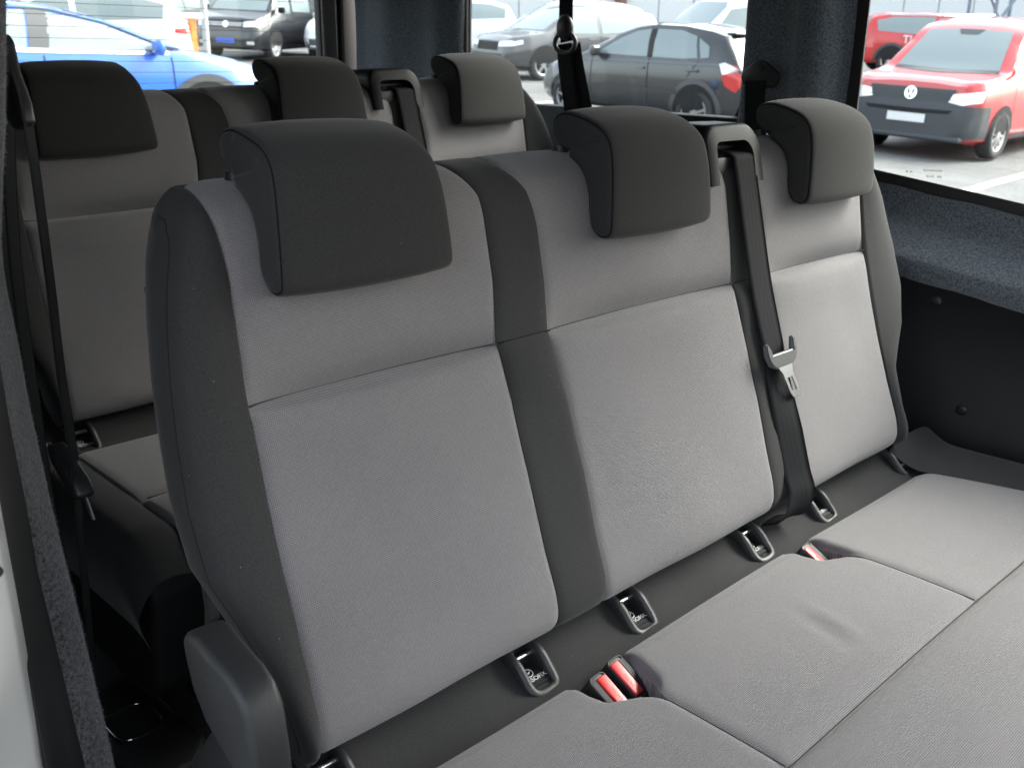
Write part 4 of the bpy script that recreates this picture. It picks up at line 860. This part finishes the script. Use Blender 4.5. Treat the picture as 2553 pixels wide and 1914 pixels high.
# --- blue coupe-like car behind the tailgate, side on
r_ = car_root('blue_car', 'bright blue car side-on behind the rear window', 'car', 3.0, 10.35, 357)
c = Car(r_, 'blue_paint', [(2.2, .60), (2.18, .76), (2.05, .87), (1.7, .965), (1.15, 1.06), (.8, 1.20), (.4, 1.34), (.0, 1.43), (-.4, 1.475), (-.9, 1.465), (-1.4, 1.38), (-1.8, 1.24), (-2.05, 1.08), (-2.15, .95), (-2.2, .6)], [(2.2, .68), (1.2, .985), (0, 1.02), (-1.6, 1.07), (-2.2, .94)], [(2.2, .60), (2.05, .78), (1.7, .88), (0, .90), (-1.7, .90), (-2.2, .74)], .24, .40)
for d in 'LR':
    c.band('side_window', d, [(.92, 1.045), (.3, 1.05), (-.20, 1.055)], [(.84, 1.09), (.40, 1.27), (-.12, 1.375)], 'car_glass', nu=14)
    c.band('window_trim', d, [(-.18, 1.05), (-.36, 1.055)], [(-.10, 1.385), (-.30, 1.40)], 'car_plastic', .006, 6)
    c.band('side_window', d, [(-.38, 1.06), (-.95, 1.075), (-1.30, 1.09)], [(-.32, 1.395), (-.8, 1.39), (-1.30, 1.30)], 'car_glass', nu=14)
    c.band('belt_trim', d, [(.98, 1.000), (0, 1.018), (-1.4, 1.06)], [(.98, 1.035), (0, 1.053), (-1.4, 1.095)], 'chrome', .009, 20, 3)
    c.band('window_frame', d, [(.88, 1.09), (.40, 1.28), (-.1, 1.39), (-.6, 1.41), (-1.30, 1.31)], [(.88, 1.115), (.40, 1.30), (-.1, 1.41), (-.6, 1.425), (-1.30, 1.33)], 'arch_black', .006, 26, 3)
    vgap(c, d, [(1.02, .55), (1.0, .98)]); vgap(c, d, [(-.28, .42), (-.24, 1.0)]); handle(c, d, -.02, .90, 'blue_paint')
    c.band('sill_line', d, [(1.0, .575), (-1.0, .59)], [(1.0, .605), (-1.0, .62)], 'arch_black', .008, 16, 3); c.band('sill', d, [(1.0, .28), (-1.0, .28)], [(1.0, .57), (-1.0, .585)], 'silver_paint', .008, 16, 6)
    c.band('quarter_pane', d, [(1.12, 1.045), (.96, 1.045)], [(1.10, 1.06), (.93, 1.09)], 'arch_black', .006, 6, 3)
c.band('windscreen', 'F', [(-.68, 1.09), (.68, 1.09)], [(-.54, 1.40), (.54, 1.40)], 'car_glass')
c.wheels(1.36, -1.36, .34, 'dark_alloy', 5, cl='car_plastic'); mirror(r_, .84, -.86, 1.08, -1, 'blue_paint'); mirror(r_, .84, .86, 1.08, 1, 'blue_paint')

# --- simpler builders for the cars farther off
def suv(name, label, x, y, head, paint_, plate=None, H=1.66, L=4.5, rim='alloy', clad=None, extra=None):
    r_ = car_root(name, label, 'car', x, y, head); a = L / 4.5; h = H / 1.66
    c = Car(r_, paint_, [(2.25 * a, .55), (2.22 * a, .82 * h), (2.0 * a, .95 * h), (1.3 * a, 1.06 * h), (.9 * a, 1.30 * h), (.5 * a, 1.52 * h), (.2 * a, 1.61 * h), (-.3 * a, 1.66 * h), (-1.4 * a, 1.62 * h), (-1.9 * a, 1.5 * h), (-2.1 * a, 1.15 * h), (-2.22 * a, .95 * h), (-2.25 * a, .5)], [(2.25 * a, .66), (1.3 * a, .97 * h), (-2.0 * a, 1.05 * h), (-2.25 * a, .95 * h)], [(2.25 * a, .64), (2.1 * a, .80), (1.7 * a, .90), (-1.8 * a, .90), (-2.25 * a, .76)], .26, .27)
    for d in 'LR':
        c.band('side_window', d, [(.95 * a, 1.04 * h), (-.15 * a, 1.05 * h)], [(.85 * a, 1.14 * h), (.45 * a, 1.42 * h), (-.08 * a, 1.52 * h)], 'car_glass', nu=12); c.band('side_window', d, [(-.25 * a, 1.05 * h), (-1.75 * a, 1.13 * h)], [(-.2 * a, 1.53 * h), (-1.3 * a, 1.51 * h), (-1.78 * a, 1.40 * h)], 'car_glass', nu=12)
        vgap(c, d, [(1.0 * a, .45), (1.02 * a, .98)]); vgap(c, d, [(-.2 * a, .42), (-.2 * a, 1.0)]); handle(c, d, .05, .93 * h, paint_); handle(c, d, -1.0, .95 * h, paint_)
        if clad: c.band('sill', d, [(1.0 * a, .28), (-1.0 * a, .28)], [(1.0 * a, .62), (-1.0 * a, .62)], clad, .009, 16, 5)
        c.band('tail_lamp', d, [(-1.95 * a, .88 * h), (-2.2 * a, .86 * h)], [(-1.95 * a, .94 * h), (-2.19 * a, .98 * h)], 'lamp_red', .01, 8, 4); c.band('headlight', d, [(2.12 * a, .72), (1.85 * a, .78)], [(2.12 * a, .80), (1.85 * a, .86)], 'lamp_clear', .01, 8, 4)
    c.band('windscreen', 'F', [(-.68, 1.09 * h), (.68, 1.09 * h)], [(-.55, 1.53 * h), (.55, 1.53 * h)], 'car_glass'); c.band('rear_window', 'B', [(-.6, 1.15 * h), (.6, 1.15 * h)], [(-.52, 1.45 * h), (.52, 1.45 * h)], 'car_glass')
    for sg in (1, -1): c.band('headlight', 'F', [(sg * .42, .70), (sg * .74, .72)], [(sg * .42, .80), (sg * .74, .84)], 'lamp_clear', .012, 8, 4)
    c.band('grille', 'F', [(-.40, .62), (.40, .62)], [(-.40, .80), (.40, .80)], 'arch_black', .012, 10, 4); c.band('bumper', 'F', [(-.7, .34), (.7, .34)], [(-.7, .56), (.7, .56)], clad or 'car_plastic', .012, 14, 4)
    if plate: c.band('number_plate', 'F', [(-.26, .42), (.26, .42)], [(-.26, .54), (.26, .54)], plate, .024, 6, 3)
    c.wheels(1.32 * a, -1.32 * a, .35, rim, 5, cl=clad); mirror(r_, .9 * a, .84, 1.10 * h, 1, paint_); mirror(r_, .9 * a, -.84, 1.10 * h, -1, paint_)
    return r_, c
def van_ext(name, label, x, y, head, paint_, plate=None, H=1.97, L=4.9):
    r_ = car_root(name, label, 'van', x, y, head); a = L / 4.9; h = H / 1.97
    c = Car(r_, paint_, [(2.45 * a, .55), (2.43 * a, .85 * h), (2.34 * a, 1.0 * h), (1.75 * a, 1.15 * h), (1.35 * a, 1.50 * h), (1.0 * a, 1.80 * h), (.8 * a, 1.90 * h), (.3 * a, 1.96 * h), (-2.2 * a, 1.95 * h), (-2.4 * a, 1.8 * h), (-2.45 * a, .6)], [(2.45 * a, .65), (1.75 * a, 1.07 * h), (-2.4 * a, 1.12 * h)], [(2.45 * a, .72), (2.3 * a, .86), (1.9 * a, .94), (-2.2 * a, .95), (-2.45 * a, .88)], .24, .13)
    for d in 'LR':
        c.band('side_window', d, [(1.5 * a, 1.14 * h), (.62 * a, 1.14 * h)], [(1.42 * a, 1.25 * h), (1.05 * a, 1.66 * h), (.62 * a, 1.72 * h)], 'car_glass', nu=12); vgap(c, d, [(1.52 * a, .45), (1.55 * a, 1.08 * h)]); vgap(c, d, [(.55 * a, .4), (.55 * a, 1.8 * h)]); vgap(c, d, [(-.65 * a, .4), (-.65 * a, 1.8 * h)]); handle(c, d, .75 * a, 1.0 * h, paint_)
        c.band('headlight', d, [(2.30 * a, .80 * h), (2.0 * a, .86 * h)], [(2.28 * a, .92 * h), (2.0 * a, .97 * h)], 'lamp_clear', .01, 8, 4)
        if paint_ == 'black_paint': c.band('side_window', d, [(.48 * a, 1.16 * h), (-.58 * a, 1.16 * h)], [(.48 * a, 1.72 * h), (-.58 * a, 1.72 * h)], 'car_glass', nu=8)
    c.band('windscreen', 'F', [(-.76, 1.19 * h), (.76, 1.19 * h)], [(-.66, 1.80 * h), (.66, 1.80 * h)], 'car_glass')
    for sg in (1, -1): c.band('headlight', 'F', [(sg * .48, .80 * h), (sg * .84, .82 * h)], [(sg * .48, .92 * h), (sg * .84, .97 * h)], 'lamp_clear', .012, 8, 4); c.band('fog_lamp', 'F', [(sg * .58, .40), (sg * .74, .40)], [(sg * .58, .47), (sg * .74, .47)], 'lamp_clear', .02, 5, 3)
    c.band('grille', 'F', [(-.46, .80 * h), (.46, .80 * h)], [(-.46, .92 * h), (.46, .92 * h)], 'arch_black', .012, 10, 4)
    for k in range(2): c.band('grille_bar', 'F', [(-.46, .83 * h + .05 * k), (.46, .83 * h + .05 * k)], [(-.46, .842 * h + .05 * k), (.46, .842 * h + .05 * k)], 'chrome', .018, 10, 2)
    c.disc('badge', 'F', (0, .86 * h), 0, .075, 'chrome', .024)
    if plate: c.band('number_plate', 'F', [(-.26, .42), (.26, .42)], [(-.26, .54), (.26, .54)], plate, .024, 6, 3)
    c.wheels(1.55 * a, -1.45 * a, .34, 'white_paint' if paint_ == 'black_paint' else 'alloy', 12); mirror(r_, 1.42 * a, .96, 1.22 * h, 1, 'arch_black'); mirror(r_, 1.42 * a, -.96, 1.22 * h, -1, 'arch_black')
    return r_, c
van_ext('black_van', 'black van with round white wheel and chrome grille behind the rear window', 14.4, 24.6, 212, 'black_paint', 'plate_blue')
suv('dark_car', 'dark car with blue number plate partly hidden by the black van', 13.6, 29.6, 214, 'grey_paint', 'plate_blue')
suv('white_car', 'white car with blue number plate at the right edge of the rear window', 16.4, 23.2, 214, 'white_paint', 'plate_blue')
suv('silver_suv', 'silver off-roader standing side-on behind the lamp post', 16.0, 33.0, 140, 'silver_paint', clad='car_plastic', H=1.75, L=4.8)
suv('white_hatchback', 'white car whose roof shows over the blue car', 7.2, 20.0, 150, 'white_paint', H=1.6)
suv('dark_suv', 'dark off-roader with alloy wheels left of the black hatchback', 17.4, 16.3, 170, 'grey_paint', H=1.62, L=4.7)
suv('white_saloon', 'white car behind the dark off-roader', 20.5, 24.5, 150, 'white_paint', H=1.7)
van_ext('white_van', 'white panel van standing behind the black hatchback', 19.2, 12.6, 158, 'white_paint')
suv('white_estate', 'white car between the dark off-roader and the white van', 19.8, 18.6, 165, 'white_paint', H=1.75)
r_, c = suv('red_suv', 'red off-roader with white lettering on its door behind the red van', 29.0, 12.77, 308, 'red_paint', H=1.68, L=4.5, clad='car_plastic')
r_.location.z += .12
h0 = c.hit('R', -.58, .93)[0]
place_text('door_lettering', 'TIGGO', .30, 'white_print', r_, (-.58, h0.y - .016, .93), (1, 0, 0), (0, 0, 1), .002)
c.band('roof_band', 'R', [(.2, 1.585), (-1.5, 1.56)], [(.2, 1.64), (-1.5, 1.62)], 'silver_paint', .008, 16, 3)

# barrier and lamp post
bx_, by_ = 9.0, 18.6
b = thing('barrier', 'orange barrier post with red and white boom beyond the blue car', 'barrier', (bx_, by_, gz(bx_, by_)))
from_bm('post', box(0, 0, .55, .12, .12, 1.1, .01), 'orange', b); dv = Vector((-.72, .70, 0))
for i in range(7): from_bm('boom_segment', cyl(dv * (i * .42 - .2) + Vector((0, 0, 1.14)), dv * (i * .42 + .22) + Vector((0, 0, 1.14)), .06, None, 8), 'boom_red' if i % 2 else 'plate_white', b)
lx, ly = 11.2, 22.2
lp = thing('lamp_post', 'slim grey lamp post beyond the blue car', 'lamp post', (lx, ly, gz(lx, ly)))
from_bm('shaft', cyl((0, 0, 0), (0, 0, 7), .085, .05, 12), 'pole_grey', lp, smooth=True, angle=50); from_bm('base_plate', box(0, 0, .02, .3, .3, .04), 'pole_grey', lp); from_bm('lamp_head', box(.3, -.3, 7.0, .7, .25, .1, .03, rot=None), 'pole_grey', lp)

# far building with cladding panels and a steel lattice
def building():
    c0 = CAM + Vector((_f.x, _f.y, 0)) * 46; ax = Vector((_r.x, _r.y, 0)); b = thing('showroom_building', 'pale clad building behind the parked cars', 'building', (c0.x, c0.y, gz(c0.x, c0.y)))
    b.rotation_euler = (0, 0, math.atan2(ax.y, ax.x))
    from_bm('wall', box(0, .2, 4, 84, .3, 9), 'wall_joint', b)
    pm = None
    for i in range(56):
        for k in range(2):
            x = -41.2 + i * 1.5
            if pm is None: o = from_bm('wall_panel', box(0, 0, 0, 1.46, .06, 2.2, .01, 1), 'wall_panel', b, (x, 0, 2.0 + k * 2.25)); pm = o.data
            else: link('wall_panel', pm, b, (x, 0, 2.0 + k * 2.25))
    from_bm('column', box(4.4, -.12, 4, .5, .3, 9), 'column_brown', b)
    return b
building()
lat = thing('steel_lattice', 'blue-grey steel lattice frame standing over the red van', 'lattice frame', (33, 12.2, gz(33, 12.2))); lat.rotation_euler = (0, 0, YAW - math.pi / 2 + .1)
def bar(a, b, r=.06): from_bm('bar', cyl(a, b, r, None, 6), 'lattice_steel', lat)
for x in np.arange(-.5, 9, 1.4): bar((x, 0, .0), (x, 0, 7)); bar((x, 1.6, .0), (x, 1.6, 7)); bar((x, 0, 1.4), (x + 1.4, 0, 3.6), .05); bar((x + 1.4, 1.6, 1.2), (x, 1.6, 3.6), .05); bar((x, 0, 3.6), (x + 1.4, 0, 6), .05)
for z in (1.2, 3.6, 6): bar((-.6, 0, z), (9, 0, z), .05); bar((-.6, 1.6, z), (9, 1.6, z), .05)
